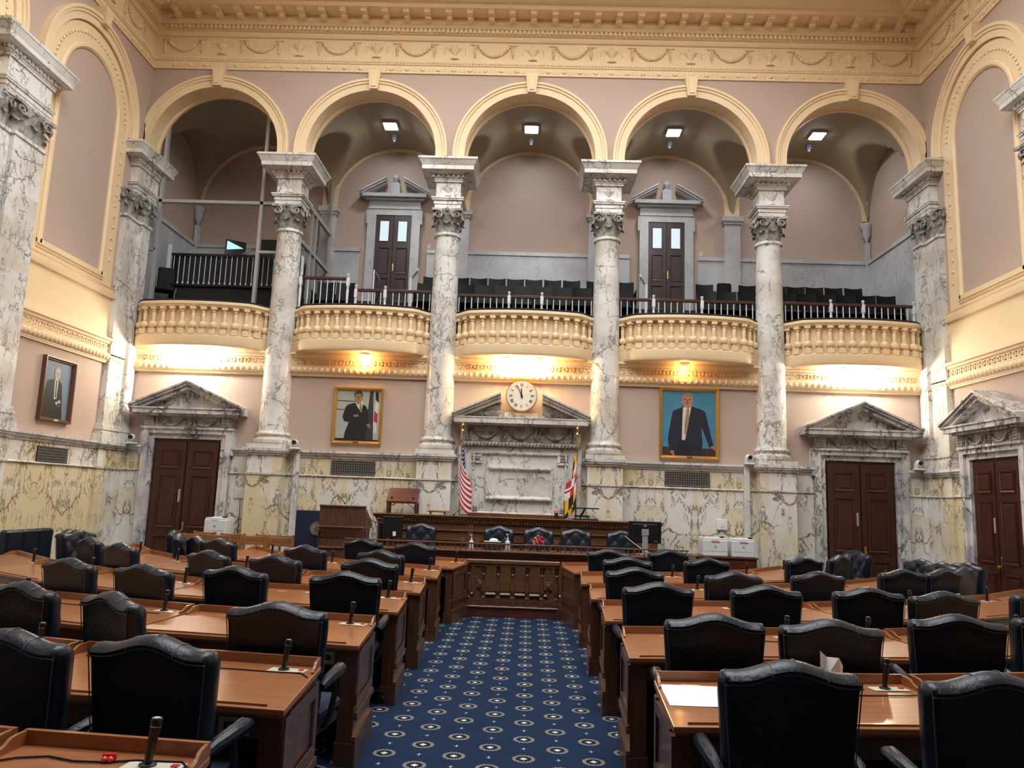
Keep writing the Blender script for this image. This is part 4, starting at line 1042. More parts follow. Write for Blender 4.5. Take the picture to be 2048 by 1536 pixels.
b = MB(); b.box(-2.68, 2.68, -.10, .55, .88, .91, .006); b.box(-2.65, 2.65, -.07, .5, .84, .88, .008); b.box(-2.62, 2.62, -.04, .1, .80, .84, .008); b.build('desk_top', rost_w, t, smooth=0)
for x0, x1 in ((-2.45, -1.5), (-1.35, -.62), (-.52, .52), (.62, 1.35), (1.5, 2.45)):
    b = MB(); b.ring_rect(x0, x1, .24, .74, .035, 0, -.025)
    if x1-x0 < 1.1 and x0 < 0 < x1:
        for q in (x0, x1):
            b.box(q-.06, q+.06, -.03, 0, .34, .46, .004); b.box(q-.035, q+.035, -.04, -.03, .365, .435, .004); b.ell((q, -.04, .4), .022, .012, .022, 8, 5); b.box(q-.09, q+.05, -.035, 0, .68, .72, .004)
    b.box(x0+.1, x1-.1, -.01, 0, .30, .31); b.build('raised_panel', rost_w, t, smooth=0)
MB().box(.36, .46, -.012, 0, .185, .235, .003).build('floor_outlet', blackp, t, smooth=0)
b = MB(); b.box(-2.66, 2.66, -.06, -.03, 1.0, 1.022, .004); b.build('gallery_rail', rost_w, t, smooth=0)
for i in range(66):
    x = -2.63+5.26*i/65; b = MB(); b.lathe([(.008, 0), (.013, .02), (.006, .04), (.011, .06), (.006, .075), (.009, .09)], (x, -.045, .91), 7); b.build('gallery_spindle', rost_w, t, smooth=40)
t = thing('rostrum', 'high panelled wooden rostrum in front of the marble niche', 'rostrum', (0, -.75, 0))
b = MB(); b.box(-2.33, 2.33, 0, .45, 0, 1.30); b.box(-2.36, 2.36, -.02, .45, 0, .3); b.build('rostrum_body', rost_w, t, smooth=0)
b = MB(); b.box(-2.44, 2.44, -.09, .5, 1.375, 1.40, .006); b.box(-2.42, 2.42, -.07, .48, 1.345, 1.375, .006); b.box(-2.37, 2.37, -.03, .46, 1.27, 1.30, .006); b.box(-2.39, 2.39, -.05, .46, 1.32, 1.345, .004); b.build('rostrum_top', rost_w, t, smooth=0)
b = MB()
for i in range(96): x = -2.36+4.72*i/95; b.box(x-.012, x+.012, -.055, -.0, 1.297, 1.32)
b.build('dentil_moulding', rost_w, t, smooth=0)
b = MB(); b.box(-2.36, 2.36, -.03, 0, 1.14, 1.165, .006); b.box(-2.35, 2.35, -.02, 0, .93, .95, .006)
for x in (-2.3, -.78, .78, 2.3): b.box(x-.05, x+.05, -.022, 0, .3, 1.28)
b.build('rail_moulding', rost_w, t, smooth=0)
for x0, x1 in ((-2.2, -.9), (-.66, .66), (.9, 2.2)):
    b = MB(); b.ring_rect(x0, x1, .4, 1.0, .03, 0, -.025)
    for q in (x0, x1): b.box(q-.055, q+.055, -.03, 0, .93, 1.04, .004); b.ell((q, -.03, .985), .03, .015, .03, 8, 5)
    b.build('raised_panel', rost_w, t, smooth=0)
MB().box(-.86, .80, .25, .48, 1.40, 1.455, .006).build('raised_back_ledge', rost_w, t, smooth=0)

# tufted clerks' chairs facing the desks
def clerk_chair(x, y, rz, lab, z=0, sc=1):
    c = make_clerk_proto() if not CLP else None
    if c: c.location = (x, y, z); c.rotation_euler = (0, 0, rz); c['label'] = lab; return c
    return dup(CLP[0], (x, y, z), rz, lab)
CLP = []
def make_clerk_proto():
    t = thing('tufted_chair', 'x', 'chair', (0, 0, 0), 0, 'tufted chairs behind the clerks desk'); CLP.append(t)
    b = MB(); chair_back(b, .46, .5, 1.19, .58, .05, .04); b.build('backrest', leather2, t, smooth=60)
    b = MB()
    for r_, z in enumerate((1.14, 1.02, .9, .78)):
        for q in range(-2, 3):
            xx = q*.115+(0 if r_ % 2 else .0575)
            if abs(xx) < .22: b.ell((xx, -.15-.04*(z-.58)/.61+.055, z), .008, .006, .008, 6, 4)
    b.build('buttons', leather2, t)
    b = MB(); b.box(-.25, .25, -.13, .26, .50, .60, .03); b.build('seat', leather2, t)
    b = MB(); b.lathe([(.24, .0), (.22, .05), (.04, .08), (.03, .5)], seg=14); b.build('pedestal', blackm, t)
    return t
for x, l in ((-1.57, 'beside the dark monitor at the lectern end'), (-.29, 'behind the pump bottle, under the niche'), (.36, 'behind the pink and yellow flowers'), (.97, 'beyond the flowers, nearer the big monitor'), (1.72, 'half hidden by the big black monitor')):
    clerk_chair(x, -1.22 if x != 1.72 else -1.2, PI, 'tufted navy leather chair '+l, 0.03)

# things on the clerks' desk
t = thing('computer_monitor', 'big black monitor seen from behind on the clerks desk', 'monitor', (2.03, -1.45, .91), .03)
b = MB(); b.box(-.26, .26, -.012, .03, .18, .52, .008); b.box(-.2, .2, -.03, -.01, .22, .48, .01); scr = b.build('monitor_shell', blackp, t, smooth=0)
b = MB(); b.lathe([(.022, 0), (.022, .004), (.017, .004), (.017, 0)], (0, 0, 0), 20); b.v = [(x, -.032-z, .455+y) for x, y, z in b.v]; b.build('round_badge', greyp, scr)
MB().box(.14, .2, -.0125, -.012, .21, .222).build('white_sticker', paper_m, scr, smooth=0)
b = MB(); b.box(-.045, .045, -.045, -.02, .02, .30, .01); b.box(-.12, .12, -.1, .08, 0, .018, .006); b.box(-.055, .055, -.05, -.03, .30, .40, .004); st = b.build('monitor_stand', greyp, t, smooth=0)
t = thing('dark_monitor', 'dark computer screen behind the clerks desk at the lectern end', 'monitor', (-1.98, -1.4, .91), .35)
MB().box(-.16, .16, -.015, .02, .12, .46, .008).build('monitor_shell', blackp, t, smooth=0)
MB().box(.0, .05, -.017, -.015, .15, .22).build('white_note', paper_m, t, smooth=0)
b = MB(); b.box(-.03, .03, .0, .03, .0, .2); b.box(-.1, .1, -.08, .08, 0, .015); b.build('monitor_stand', blackp, t, smooth=0)
t = thing('dark_chair_back', 'narrow black chair back standing at the end of the rostrum', 'chair', (-2.17, -1.25, 0), .5)
b = MB(); b.box(-.06, .06, -.03, .03, .55, 1.27, .02); b.build('backrest', seat_b, t); b = MB(); b.box(-.2, .2, 0, .4, .45, .52, .02); b.lathe([(.2, 0), (.18, .05), (.03, .08), (.03, .46)], (0, .2, 0), 12); b.build('seat', seat_b, t)
bottle(-.70, -1.55, .91, 'clear pump bottle on the clerks desk between first two chairs', .23)
bottle(-.13, -1.58, .91, 'clear pump bottle in front of the tufted chair below the niche', .26)
tag(MB().box(-.5, -.24, -1.62, -1.5, .91, 1.035, .006).build('paper_tray', dark_m, smooth=0), 'dark box carrying white tissues on the clerks desk', 'box')
b = MB(); b.ell((-.35, -1.56, 1.055), .07, .04, .035, 10, 6); b.box(-.5, -.24, -1.62, -1.5, 1.035, 1.041); tag(b.build('white_tissues', paper_m), 'white tissues on top of the dark box by the pump bottle', 'tissues')
t = thing('flower_arrangement', 'small pink and yellow flower arrangement on the clerks desk', 'flowers', (.36, -1.55, .91))
random.seed(8); fm = [plain('pink_petals', (.75, .12, .3), .5), plain('yellow_petals', (.85, .6, .12), .5), plain('red_petals', (.7, .04, .05), .5)]
MB().lathe([(.03, 0), (.045, .05), (.04, .09)], seg=12).build('vase', blackp, t)
for i in range(7):
    b = MB(); a = i*2.4; x, y, z = .055*cos(a), .03*sin(a), .13+.015*i; b.tube([(0, 0, .08), (x, y, z)], .003, 5)
    for j in range(6): b.ell((x+.015*cos(j), y+.012*sin(j), z+.004*j), .014, .012, .012, 7, 4)
    b.build('flower', fm[i % 3], t)
b = MB()
for q, hh in ((-.06, .2), (.05, .22), (.07, .18)): b.prism([(q-.03, .1), (q+.0, .1), (q+.01, hh), (q-.05, hh-.03)], 'y', -.002, .0)
b.build('paper_wrap', fm[0], t, smooth=0)
for x, l in ((.16, 'beside the flowers towards the niche'), (.58, 'beyond the flowers')):
    t = thing('headset', 'tangled black headset lying on the clerks desk '+l, 'headset', (x, -1.52, .91))
    b = MB(); b.tube([(.08*cos(a), 0, .03+.07*sin(a)) for a in [PI*i/10 for i in range(11)]], .008, 6); b.build('headband', blackp, t)
    for q in (-.08, .08): b = MB(); b.ell((q, 0, .03), .018, .03, .03, 8, 6); b.build('ear_cushion', blackp, t)
t = thing('telephone', 'black desk telephone with curled cord beside the big monitor', 'telephone', (2.42, -1.5, .91), .2)
MB().prism([(-.1, 0), (.1, 0), (.1, .07), (-.1, .03)], 'x', -.09, .09).build('phone_body', blackp, t, smooth=0)
b = MB(); b.tube([(-.07, -.06, .06), (-.07, 0, .085), (-.07, .07, .09)], [.022, .014, .022], 8); b.build('handset', blackp, t)
b = MB(); b.tube([(-.5+.04*i, -.05, .25*(1-i/10)**1.3+.02) for i in range(11)], .006, 6); b = b.build('white_cable', whitep); tag(b, 'short white cable hanging beside the big monitor', 'cable'); b.location = (2.2, -1.52, .93)

# things on the rostrum
t = thing('reading_stand', 'small dark red table lectern standing on the rostrum', 'lectern', (-1.98, -.52, 1.40))
b = MB(); b.prism([(-.14, .20), (-.13, .19), (.12, .42), (.11, .43)], 'x', -.27, .27); b.build('sloping_board', red_w, t, smooth=0)
b = MB(); b.box(-.26, .26, -.14, .14, .17, .21, .004); b.box(-.2, -.17, -.1, .05, .2, .28); b.box(.17, .2, -.1, .05, .2, .28); b.build('apron', red_w, t, smooth=0)
for qx in (-.24, .24):
    for qy in (-.12, .12): MB().box(qx-.018, qx+.018, qy-.018, qy+.018, 0, .18).build('leg', red_w, t, smooth=0)
for q in (-1, 1): b = MB(); b.tube([(q*.23, -.13, .06), (q*.2, -.13, .11), (q*.15, -.13, .14), (q*.1, -.13, .165)], .009, 6); b.build('curved_bracket', red_w, t)
t = thing('gavel_block', 'small low wooden bench lying on the rostrum next to the flag', 'stand', (-1.37, -.55, 1.40))
b = MB(); b.box(-.17, .17, -.07, .07, .04, .075, .015); b.build('rounded_top', light_w, t)
for q in (-.12, .12): MB().box(q-.015, q+.015, -.05, .05, 0, .045).build('foot', light_w, t, smooth=0)
t = thing('flower_posy', 'small peach flower posy beside the yellow flag on the rostrum', 'flowers', (.66, -.52, 1.455))
MB().lathe([(.03, 0), (.035, .04), (.03, .05)], seg=10).build('pot', dark_m, t)
pm = plain('peach_petals', (.8, .38, .28), .6)
for i in range(5):
    b = MB(); a = i*1.26
    for j in range(5): b.ell((.035*cos(a)+.012*cos(j*1.3), .02*sin(a)+.01*sin(j*1.3), .075+.012*(i % 3)), .016, .014, .014, 7, 4)
    b.build('blossom', pm, t)
t = thing('flat_monitor', 'black screen tilted flat on an arm at the rostrum beside the flag', 'monitor', (1.14, -.62, 1.40), 0)
MB().box(-.23, .23, -.12, .14, .185, .205, .004).build('screen_panel', blackp, t, smooth=0)
b = MB(); b.tube([(.0, .02, .19), (-.03, .02, .12), (-.08, .0, .06)], .016, 8); b.box(-.2, .22, -.1, .1, 0, .02, .004); b.box(-.18, .08, -.06, .06, .05, .075, .01); b.tube([(-.08, 0, .06), (-.08, 0, .01)], .014, 8); b.build('monitor_arm', blackp, t)
b = MB(); b.tube([(.12, .02, .18), (.18, .02, .12), (.12, .02, .08), (.2, .02, .03)], .006, 5); b.build('cable', blackp, t)
b = MB(); b.tube([(0, 0, 0), (.02, 0, .05), (.1, 0, .09), (.15, 0, .16)], .005, 6); b.ell((-.01, 0, .012), .025, .02, .012, 8, 5)
o = b.build('gooseneck_microphone', blackp); tag(o, 'thin black gooseneck microphone on the rostrum by the striped flag', 'microphone'); o.location = (-1.08, -.58, 1.40)

# big lectern, seal panel, printers, wooden chairs
t = thing('speaking_lectern', 'large brown wooden lectern with gooseneck microphone at end of clerks desk', 'lectern', (-2.87, -.86, 0)); t.scale = (1.07, .9, 1.0)
b = MB(); b.box(-.34, .34, -.25, .3, 0, .98); b.box(-.37, .37, -.28, .33, 0, .15, .006); b.box(-.35, .35, -.27, .31, .80, .84, .01); b.box(-.35, .35, -.27, .31, .55, .58, .006); b.build('lectern_body', side_w, t, smooth=0)
b = MB(); b.prism([(-.3, 1.16), (-.30, 1.49), (-.24, 1.49), (.42, 1.20), (.42, 1.16)], 'x', -.35, .35)
b.v = [(x, y, z) for x, y, z in b.v]; b.build('sloping_top', side_w, t, smooth=0)
b = MB(); b.prism([(-.31, 1.16), (.36, 1.16), (.30, .98), (-.26, .98)], 'x', -.33, .33); b.box(-.36, .36, -.32, .38, 1.14, 1.17, .008); b.box(-.36, .36, -.32, -.23, 1.48, 1.51, .006); b.build('cove_moulding', side_w, t, smooth=0)
for q in (-1, 1):
    b = MB(); b.tube([(q*.36, -.2, 1.1-.04*j) for j in range(10)], [.02+.006*(j % 2) for j in range(10)], 8); b.build('turned_column', side_w, t)
b = MB(); b.tube([(-.25, 0, 1.40), (-.25, 0, 1.52), (-.22, 0, 1.62), (-.16, 0, 1.66), (-.1, 0, 1.63), (-.04, 0, 1.55)], .006, 7); b.ell((-.035, 0, 1.54), .014, .014, .02, 8, 5); b.build('gooseneck', blackp, t)
b = MB(); b.tube([(.1, 0, 1.38), (.14, 0, 1.5), (.18, 0, 1.55)], .004, 6); b.tube([(.18, 0, 1.52), (.24, 0, 1.44)], .004, 6); b.build('thin_wire', blackp, t)
t = thing('ceremonial_chair', 'tall flat navy chair back bearing a round gold seal', 'chair', (-3.47, -.72, 0))
b = MB(); b.box(-.28, .28, -.03, .04, .5, 1.40, .012); b.build('backrest', navy_f, t)
b = MB(); b.v = []; disc(b, .115, -.036, -.03, 40); o = b.build('round_seal', plain('seal_gold', (.38, .30, .18), .5, metal=.3), t); o.location = (.09, 0, 1.10)
b = MB(); b.tube([(.108*cos(2*PI*i/32), -.038, .108*sin(2*PI*i/32)) for i in range(33)], .005, 5); b.tube([(.085*cos(2*PI*i/32), -.038, .085*sin(2*PI*i/32)) for i in range(33)], .003, 5)
for i in range(9): b.ell((.05*cos(i*2.4)*(.4+.07*i), -.037, .05*sin(i*2.4)*(.4+.07*i)), .016, .006, .022, 7, 5)
r_o = b.build('seal_relief', plain('seal_dark', (.16, .13, .09), .5), t); r_o.location = (.09, 0, 1.10)
b = MB(); b.box(-.27, .27, 0, .5, .4, .5, .02); b.build('seat', navy_f, t)
for qx in (-.24, .24):
    for qy in (.03, .46): MB().box(qx-.02, qx+.02, qy-.02, qy+.02, 0, .4).build('leg', red_w, t, smooth=0)
def oak_chair(x, y, rz, lab):
    global oakp
    if oakp: return dup(oakp, (x, y, 0), rz, lab)
    t = oakp = thing('oak_chair', lab, 'chair', (x, y, 0), rz, 'small oak chairs behind the lectern'); t.scale = (1, 1, 1.06)
    MB().box(-.21, .21, -.2, .2, .42, .46, .008).build('seat', light_w, t, smooth=0)
    for q in (-1, 1):
        MB().box(q*.21, q*.175, -.23, -.19, 0, .93, .004).build('rear_leg', light_w, t, smooth=0); MB().box(q*.21, q*.175, .16, .2, 0, .42, .004).build('front_leg', light_w, t, smooth=0)
    MB().box(-.175, .175, -.225, -.2, .79, .92, .004).build('top_rail', light_w, t, smooth=0); MB().box(-.175, .175, -.22, -.2, .60, .66, .004).build('lower_rail', light_w, t, smooth=0)
    return t
oakp = None
for j, (x, y) in enumerate(((-5.25, -.50), (-4.72, -.72), (-4.2, -.62), (-3.75, -1.25), (-5.2, -1.1), (-4.72, -1.22), (-4.24, -1.12), (-3.95, -.72))):
    y -= .0
    row = 'back' if j < 4 else 'front'
    oak_chair(x, y, .1*((j*37) % 5-2), 'small oak chair behind the lectern, %s file, %s counting from the double door' % (row, WORD[j % 4+1]))
def printer(x, y, z, lab, w=.42, redlab=False, tray=True):
    t = thing('laser_printer', lab, 'printer', (x, y, z), 0, 'white laser printers')
    b = MB(); b.box(-w/2, w/2, -.2, .2, 0, .27, .012); b.box(-w/2+.01, w/2-.01, -.19, .2, .27, .30, .01); b.box(-.08, .1, -.12, .05, .30, .315, .004); bd = b.build('printer_body', whitep, t, smooth=0)
    b = MB(); b.box(-w/2+.005, w/2-.005, -.202, -.2, .085, .088); b.box(-.07, .05, -.203, -.2, .255, .262); b.build('panel_gap', greyp, t, smooth=0)
    b = MB(); b.prism([(.018*cos(i*PI/10), .16+.018*sin(i*PI/10)) for i in range(20)], 'y', -.204, -.2); b.build('round_logo', greyp, t)
    b = MB(); b.prism([(-.03+.01*i, .159) for i in range(0)] or [(-.006, .15), (-.002, .15), (.004, .172), (0, .172)], 'y', -.205, -.2); b.build('logo_strokes', whitep, t, smooth=0)
    if redlab: MB().box(-.06, .08, -.203, -.2, .225, .24).build('red_label', red_p, t, smooth=0)
    MB().box(.1, .16, -.16, -.05, .30, .325, .006).build('control_panel', dark_m, t, smooth=0)
def cabinet(name, x0, x1, y0, y1, z, lab, m, cat='cabinet'):
    t = thing(name, lab, cat, ((x0+x1)/2, (y0+y1)/2, 0)); w = (x1-x0)/2; d = (y1-y0)/2
    MB().box(-w, w, -d, d, 0, z-.03).build('cabinet_body', m, t, smooth=0); MB().box(-w-.02, w+.02, -d-.03, d, z-.03, z, .005).build('cabinet_top', m, t, smooth=0)
    for q in (-1, 1):
        b = MB(); x_0, x_1 = sorted((q*.02, q*(w-.02))); b.box(x_0, x_1, -d-.015, -d, .06, z-.06, .004); dr = b.build('cabinet_door', m, t, smooth=0)
        MB().box(q*w*.5-.03, q*w*.5+.03, -d-.03, -d-.015, z-.18, z-.165).build('door_pull', chrome, dr, smooth=0)
cabinet('low_cabinet', 3.0, 4.0, -.72, -.14, .88, 'dark low cabinet holding the two white printers', red_w)
printer(3.33, -.46, .88, 'white printer nearer the blue portrait with red label', redlab=True)
printer(3.79, -.50, .88, 'white printer nearer the double door with red label', .38, redlab=True)
cabinet('side_table', -5.38, -4.93, -.75, -.2, .92, 'dark low cabinet beside the double door under a white printer', red_w)
printer(-5.14, -.5, .92, 'single white printer standing beside the double door', .37)
# leather bench at the side wall
t = thing('leather_bench', 'navy leather bench against the side wall below the grey portrait', 'bench', (-6.85, -2.77, 0)); t.scale = (1, .82, 1)
for j in range(3): MB().box(-.22, -.08, -.62+.42*j, -.21+.42*j, .42, 1.04, .03).build('back_cushion', leather, t)
MB().box(-.2, .4, -.62, .63, .30, .46, .03).build('seat', leather, t)
for qx in (-.15, .33):
    for qy in (-.55, .55): MB().box(qx-.025, qx+.025, qy-.025, qy+.025, 0, .3).build('leg', blackm, t, smooth=0)

# ------------------------------------------------------------------ flags
def flag(x, y, lab, pattern, mats, nu, nv, sgn):
    t = thing('flag_on_pole', lab, 'flag', (x, y, 0))
    MB().tube([(0, 0, .02), (0, 0, 2.86)], .016, 10).build('pole', brass if sgn > 0 else light_w, t)
    MB().lathe([(.11, 0), (.10, .03), (.03, .06), (.02, .1)], seg=18).build('stand', brass, t)
    b = MB(); b.lathe([(.018, 2.85), (.03, 2.87), (.015, 2.9), (.03, 2.94), (.035, 2.97), (.015, 3.0), (.02, 3.02), (.005, 3.06)], seg=12); b.build('finial', brass, t)
    b = MB(); vs = []
    for i in range(nu+1):
        u = i/nu
        for j in range(nv+1):
            v = j/nv
            fold = u*3.0
            zz = 2.80-.62*v-.78*u**.9-(.08*abs(sin(fold*PI)))
            spread = .045+.135*min(1, (2.80-zz)/1.0)
            xx = sgn*(-.01+(.55-.45*cos(fold*PI+.4))*spread*1.35*(.4+.6*u)-.02*u)
            yy = -.03-.05*sin(fold*PI+.7)*(.4+.6*min(1, (2.80-zz)))-.012*u*3
            vs.append((xx, yy, zz))
    b.v = vs
    for i in range(nu):
        for j in range(nv): b.f.append([i*(nv+1)+j, (i+1)*(nv+1)+j, (i+1)*(nv+1)+j+1, i*(nv+1)+j+1]); b.m.append(pattern((i+.5)/nu, (j+.5)/nv))
    o = b.build('flag_cloth', mats, t, smooth=60)
    sd = o.modifiers.new('thick', 'SOLIDIFY'); sd.thickness = .003
    return t
fr = plain('flag_red', (.48, .02, .035), .7); fw = plain('flag_white', (.8, .78, .76), .7); fb = plain('flag_blue', (.01, .018, .09), .7); fy = plain('flag_yellow', (.85, .5, .04), .6); fk = plain('flag_black', (.01, .01, .01), .7)
def us(u, v):
    if u < .42 and v < 7/13:
        cu, cv = (u/.42*11) % 1, (v/(7/13)*9) % 1; iu, iv = int(u/.42*11), int(v/(7/13)*9)
        return 1 if (iu+iv) % 2 == 0 and abs(cu-.5) < .3 and abs(cv-.5) < .3 else 2
    if u > .975: return 3
    return 0 if int(v*13) % 2 == 0 else 1
def md(u, v):
    q = (u < .5) == (v < .5)
    if q:
        uu, vv = (u % .5)*2, (v % .5)*2; k = int(uu*6); blk = k % 2
        if vv*1.0 > uu: blk = 1-blk
        return 4 if blk else 3
    uu, vv = (u % .5)*2, (v % .5)*2; r = (int(uu*2)+int(vv*2)) % 2
    if abs(uu-.5) < .12 or abs(vv-.5) < .12: return 1 if r else 0
    return 0 if r else 1
flag(-1.02, -.36, 'folded striped flag with white stars on blue hanging beside the niche', us, [fr, fw, fb, fy, fk], 110, 104, 1)
flag(1.0, -.36, 'folded yellow, black and red flag hanging beside the niche', md, [fr, fw, fb, fy, fk], 96, 96, -1)

# ------------------------------------------------------------------ paintings
def face(b, x, z, s, skin, hair, dark, y):
    b.prism([(x+.055*s*cos(a), z+.075*s*sin(a)) for a in [2*PI*i/20 for i in range(20)]], 'y', y, y+.001, skin)
    b.prism([(x+.06*s*cos(a), z+.02*s+.066*s*sin(a)) for a in [PI*i/12 for i in range(13)]]+[(x-.052*s, z+.0*s), (x-.04*s, z+.035*s), (x+.035*s, z+.045*s), (x+.052*s, z+.0*s)], 'y', y-.0006, y+.0004, hair)
    for q in (-1, 1): b.prism([(x+q*.022*s-.011*s, z+.004*s), (x+q*.022*s+.011*s, z+.004*s), (x+q*.022*s+.009*s, z+.014*s), (x+q*.022*s-.009*s, z+.014*s)], 'y', y-.001, y, dark)
    b.prism([(x-.008*s, z-.018*s), (x+.008*s, z-.018*s), (x+.003*s, z+.01*s)], 'y', y-.001, y, dark)
    b.prism([(x-.02*s, z-.036*s), (x+.02*s, z-.036*s), (x+.015*s, z-.029*s), (x-.015*s, z-.029*s)], 'y', y-.001, y, dark)
def hand(b, x, z, s, skin, y, a=0):
    b.prism([(x+.028*s*cos(t), z+.02*s*sin(t)) for t in [2*PI*i/12 for i in range(12)]], 'y', y, y+.0008, skin)
    for j in range(4):
        an = a-.35+.22*j; X, Z = x+.02*s*cos(an), z+.02*s*sin(an); X2, Z2 = x+.055*s*cos(an), z+.055*s*sin(an); n = (-sin(an)*.005*s, cos(an)*.005*s)
        b.prism([(X-n[0], Z-n[1]), (X2-n[0], Z2-n[1]), (X2+n[0], Z2+n[1]), (X+n[0], Z+n[1])], 'y', y-.0004, y+.0004, skin)
def framed(name, lab, loc, rz, w, h, fw_, fm_, depth, paint, mats, tilt=0):
    t = thing(name, lab, 'painting', loc, rz); t.rotation_euler = (tilt, 0, rz)
    b = MB(); b.ring_rect(-w/2, w/2, -h/2, h/2, fw_, 0, -depth); b.ring_rect(-w/2+fw_*.7, w/2-fw_*.7, -h/2+fw_*.7, h/2-fw_*.7, fw_*.35, 0, -depth*.6); b.build('picture_frame', fm_, t, smooth=0)
    b = MB(); W2, H2 = w/2-fw_*.8, h/2-fw_*.8; b.box(-W2, W2, -.012, 0, -H2, H2, mat=0); paint(b, W2, H2); b.build('canvas', mats, t, smooth=0)
    MB().box(-.05, .05, -depth-.004, -depth+.004, -h/2+fw_*.2, -h/2+fw_*.75).build('name_plate', plate_m if fm_ is brownf else brass, t, smooth=0)
def poly(b, pts, y, m, mir=False): b.prism(pts, 'y', y, y+.001, m)
bgm = plain('painted_grey_wall', (.36, .40, .36), .6, var=.15, vscale=9); suit = plain('painted_black_suit', (.008, .008, .009), .6); skin = plain('painted_skin', (.33, .18, .11), .6); hair1 = plain('painted_dark_hair', (.05, .035, .025), .6)
shirt = plain('painted_shirt', (.6, .6, .55), .6); tie1 = plain('painted_olive_tie', (.22, .19, .06), .6); dkl = plain('painted_dark', (.03, .035, .035), .6)
def p1(b, X, Z):
    poly(b, [(.14, -Z), (.30, -Z), (.26, Z), (.20, Z), (.17, 0)], -.0135, 6); poly(b, [(-X, .28), (.0, .27), (.0, .255), (-X, .265)], -.0135, 6); poly(b, [(-X, .12), (-.12, .11), (-.12, .1), (-X, .105)], -.0135, 6)
    poly(b, [(.30, Z-.02), (.36, Z-.03), (.37, .25), (.31, .3)], -.0138, 1); poly(b, [(.31, .28), (.37, .24), (.36, .05), (.30, .1)], -.0138, 4); poly(b, [(.30, .1), (.36, .04), (.36, -.12), (.29, -.08)], -.0138, 7); poly(b, [(.29, -.1), (.35, -.14), (.35, -.32), (.30, -.3)], -.0138, 4)
    poly(b, [(-X, -Z), (X, -Z), (X, -Z+.04), (-X, -Z+.06)], -.014, 1)
    poly(b, [(-.24, -Z), (-.22, -.3), (-.16, -.12), (-.25, -.1), (-.28, -.02), (-.24, .14), (-.2, .2), (-.07, .24), (.02, .24), (.14, .18), (.18, .1), (.2, -.05), (.22, -.15), (.18, -.2), (.15, -Z)], -.015, 1)
    poly(b, [(-.07, .25), (-.02, .29), (.06, .28), (.08, .22), (.06, .08), (.0, .14)], -.016, 4); poly(b, [(.02, .23), (.05, .23), (.075, .08), (.05, .06), (.025, .1)], -.0165, 5)
    poly(b, [(-.065, .26), (-.02, .2), (.05, .25), (.05, .33), (-.05, .33)], -.0162, 2)
    face(b, -.01, .345, 1.4, 2, 3, 3, -.018); hand(b, -.05, .0, 1.1, 2, -.017, .2); hand(b, .2, -.16, 1.1, 2, -.017, -.9)
framed('portrait_painting', 'gilt framed portrait of a person in black suit with olive tie', (-2.975, 0, 3.108), 0, .90, 1.03, .055, gold, .06, p1, [bgm, suit, skin, hair1, shirt, tie1, dkl, fr])
bl = plain('painted_blue_sky', (.05, .22, .36), .6, var=.35, vscale=4); suit2 = plain('painted_navy_suit', (.010, .012, .028), .6); skin2 = plain('painted_tan_skin', (.40, .2, .13), .6); hair2 = plain('painted_grey_hair', (.25, .2, .17), .6); tie2 = plain('painted_gold_tie', (.30, .20, .09), .6); brn = plain('painted_brown_chair', (.045, .018, .018), .6); trs = plain('painted_trousers', (.006, .006, .012), .6)
def p2(b, X, Z):
    poly(b, [(-X, -Z), (X, -Z), (X, -Z+.15), (-X, -Z+.17)], -.0135, 6)
    poly(b, [(-.26, -Z), (-.36, -.42), (-.38, -.3), (-.36, -.16), (-.33, .02), (-.3, .18), (-.28, .22), (-.11, .30), (.06, .31), (.22, .26), (.29, .22), (.33, .05), (.4, -.25), (.44, -.40), (.37, -.44), (.32, -.3), (.22, -.05), (.24, -.35), (.22, -Z)], -.015, 1)
    poly(b, [(-.2, -Z), (-.2, -.32), (.0, -.32), (.05, -Z)], -.0156, 7)
    poly(b, [(-.11, .28), (-.13, -.3), (-.07, -.3), (.03, .25), (.05, .33), (-.08, .3)], -.016, 4); poly(b, [(-.04, .26), (-.0, .27), (.0, .1), (-.06, -.2), (-.08, -.2), (-.08, .0)], -.0165, 5)
    poly(b, [(-.10, .42), (.05, .42), (.04, .3), (-.02, .265), (-.09, .31)], -.0162, 2)
    face(b, -.03, .42, 1.75, 2, 3, 6, -.018); hand(b, .42, -.42, 1.3, 2, -.017, -.6); hand(b, -.3, -.52, 1.3, 2, -.017, -1.2)
framed('portrait_painting', 'large gold framed portrait of a person in navy suit against bright blue', (3.025, 0, 3.165), 0, 1.07, 1.29, .06, gold, .06, p2, [bl, suit2, skin2, hair2, shirt, tie2, brn, trs])
bg3 = plain('painted_grey_blue', (.13, .19, .26), .6, var=.3, vscale=5); skin3 = plain('painted_pale_skin', (.42, .38, .35), .6)
def p3(b, X, Z):
    poly(b, [(-.30, -Z), (-.31, -.2), (-.25, .1), (-.2, .14), (-.06, .17), (.03, .17), (.13, .12), (.17, -.1), (.2, -.3), (.22, -Z)], -.015, 1)
    poly(b, [(-.06, .17), (-.03, -.15), (.03, -.13), (.03, .17)], -.016, 4); poly(b, [(-.03, .15), (.0, .15), (.015, -.12), (-.01, -.12)], -.0165, 1)
    poly(b, [(-.04, .2), (.02, .2), (.03, .14), (-.05, .14)], -.0162, 2)
    face(b, -.01, .25, 1.2, 2, 3, 5, -.018); hand(b, .05, -.2, 1.3, 2, -.017, -.4); hand(b, .11, -.17, 1.3, 2, -.017, -1.6)
framed('portrait_painting', 'dark wood framed portrait of a seated person on the side wall', (-W+.0, -2.04, 3.15), PI/2, .80, 1.0, .055, brownf, .07, p3, [bg3, suit, skin3, skin3, shirt, hair1], 0)

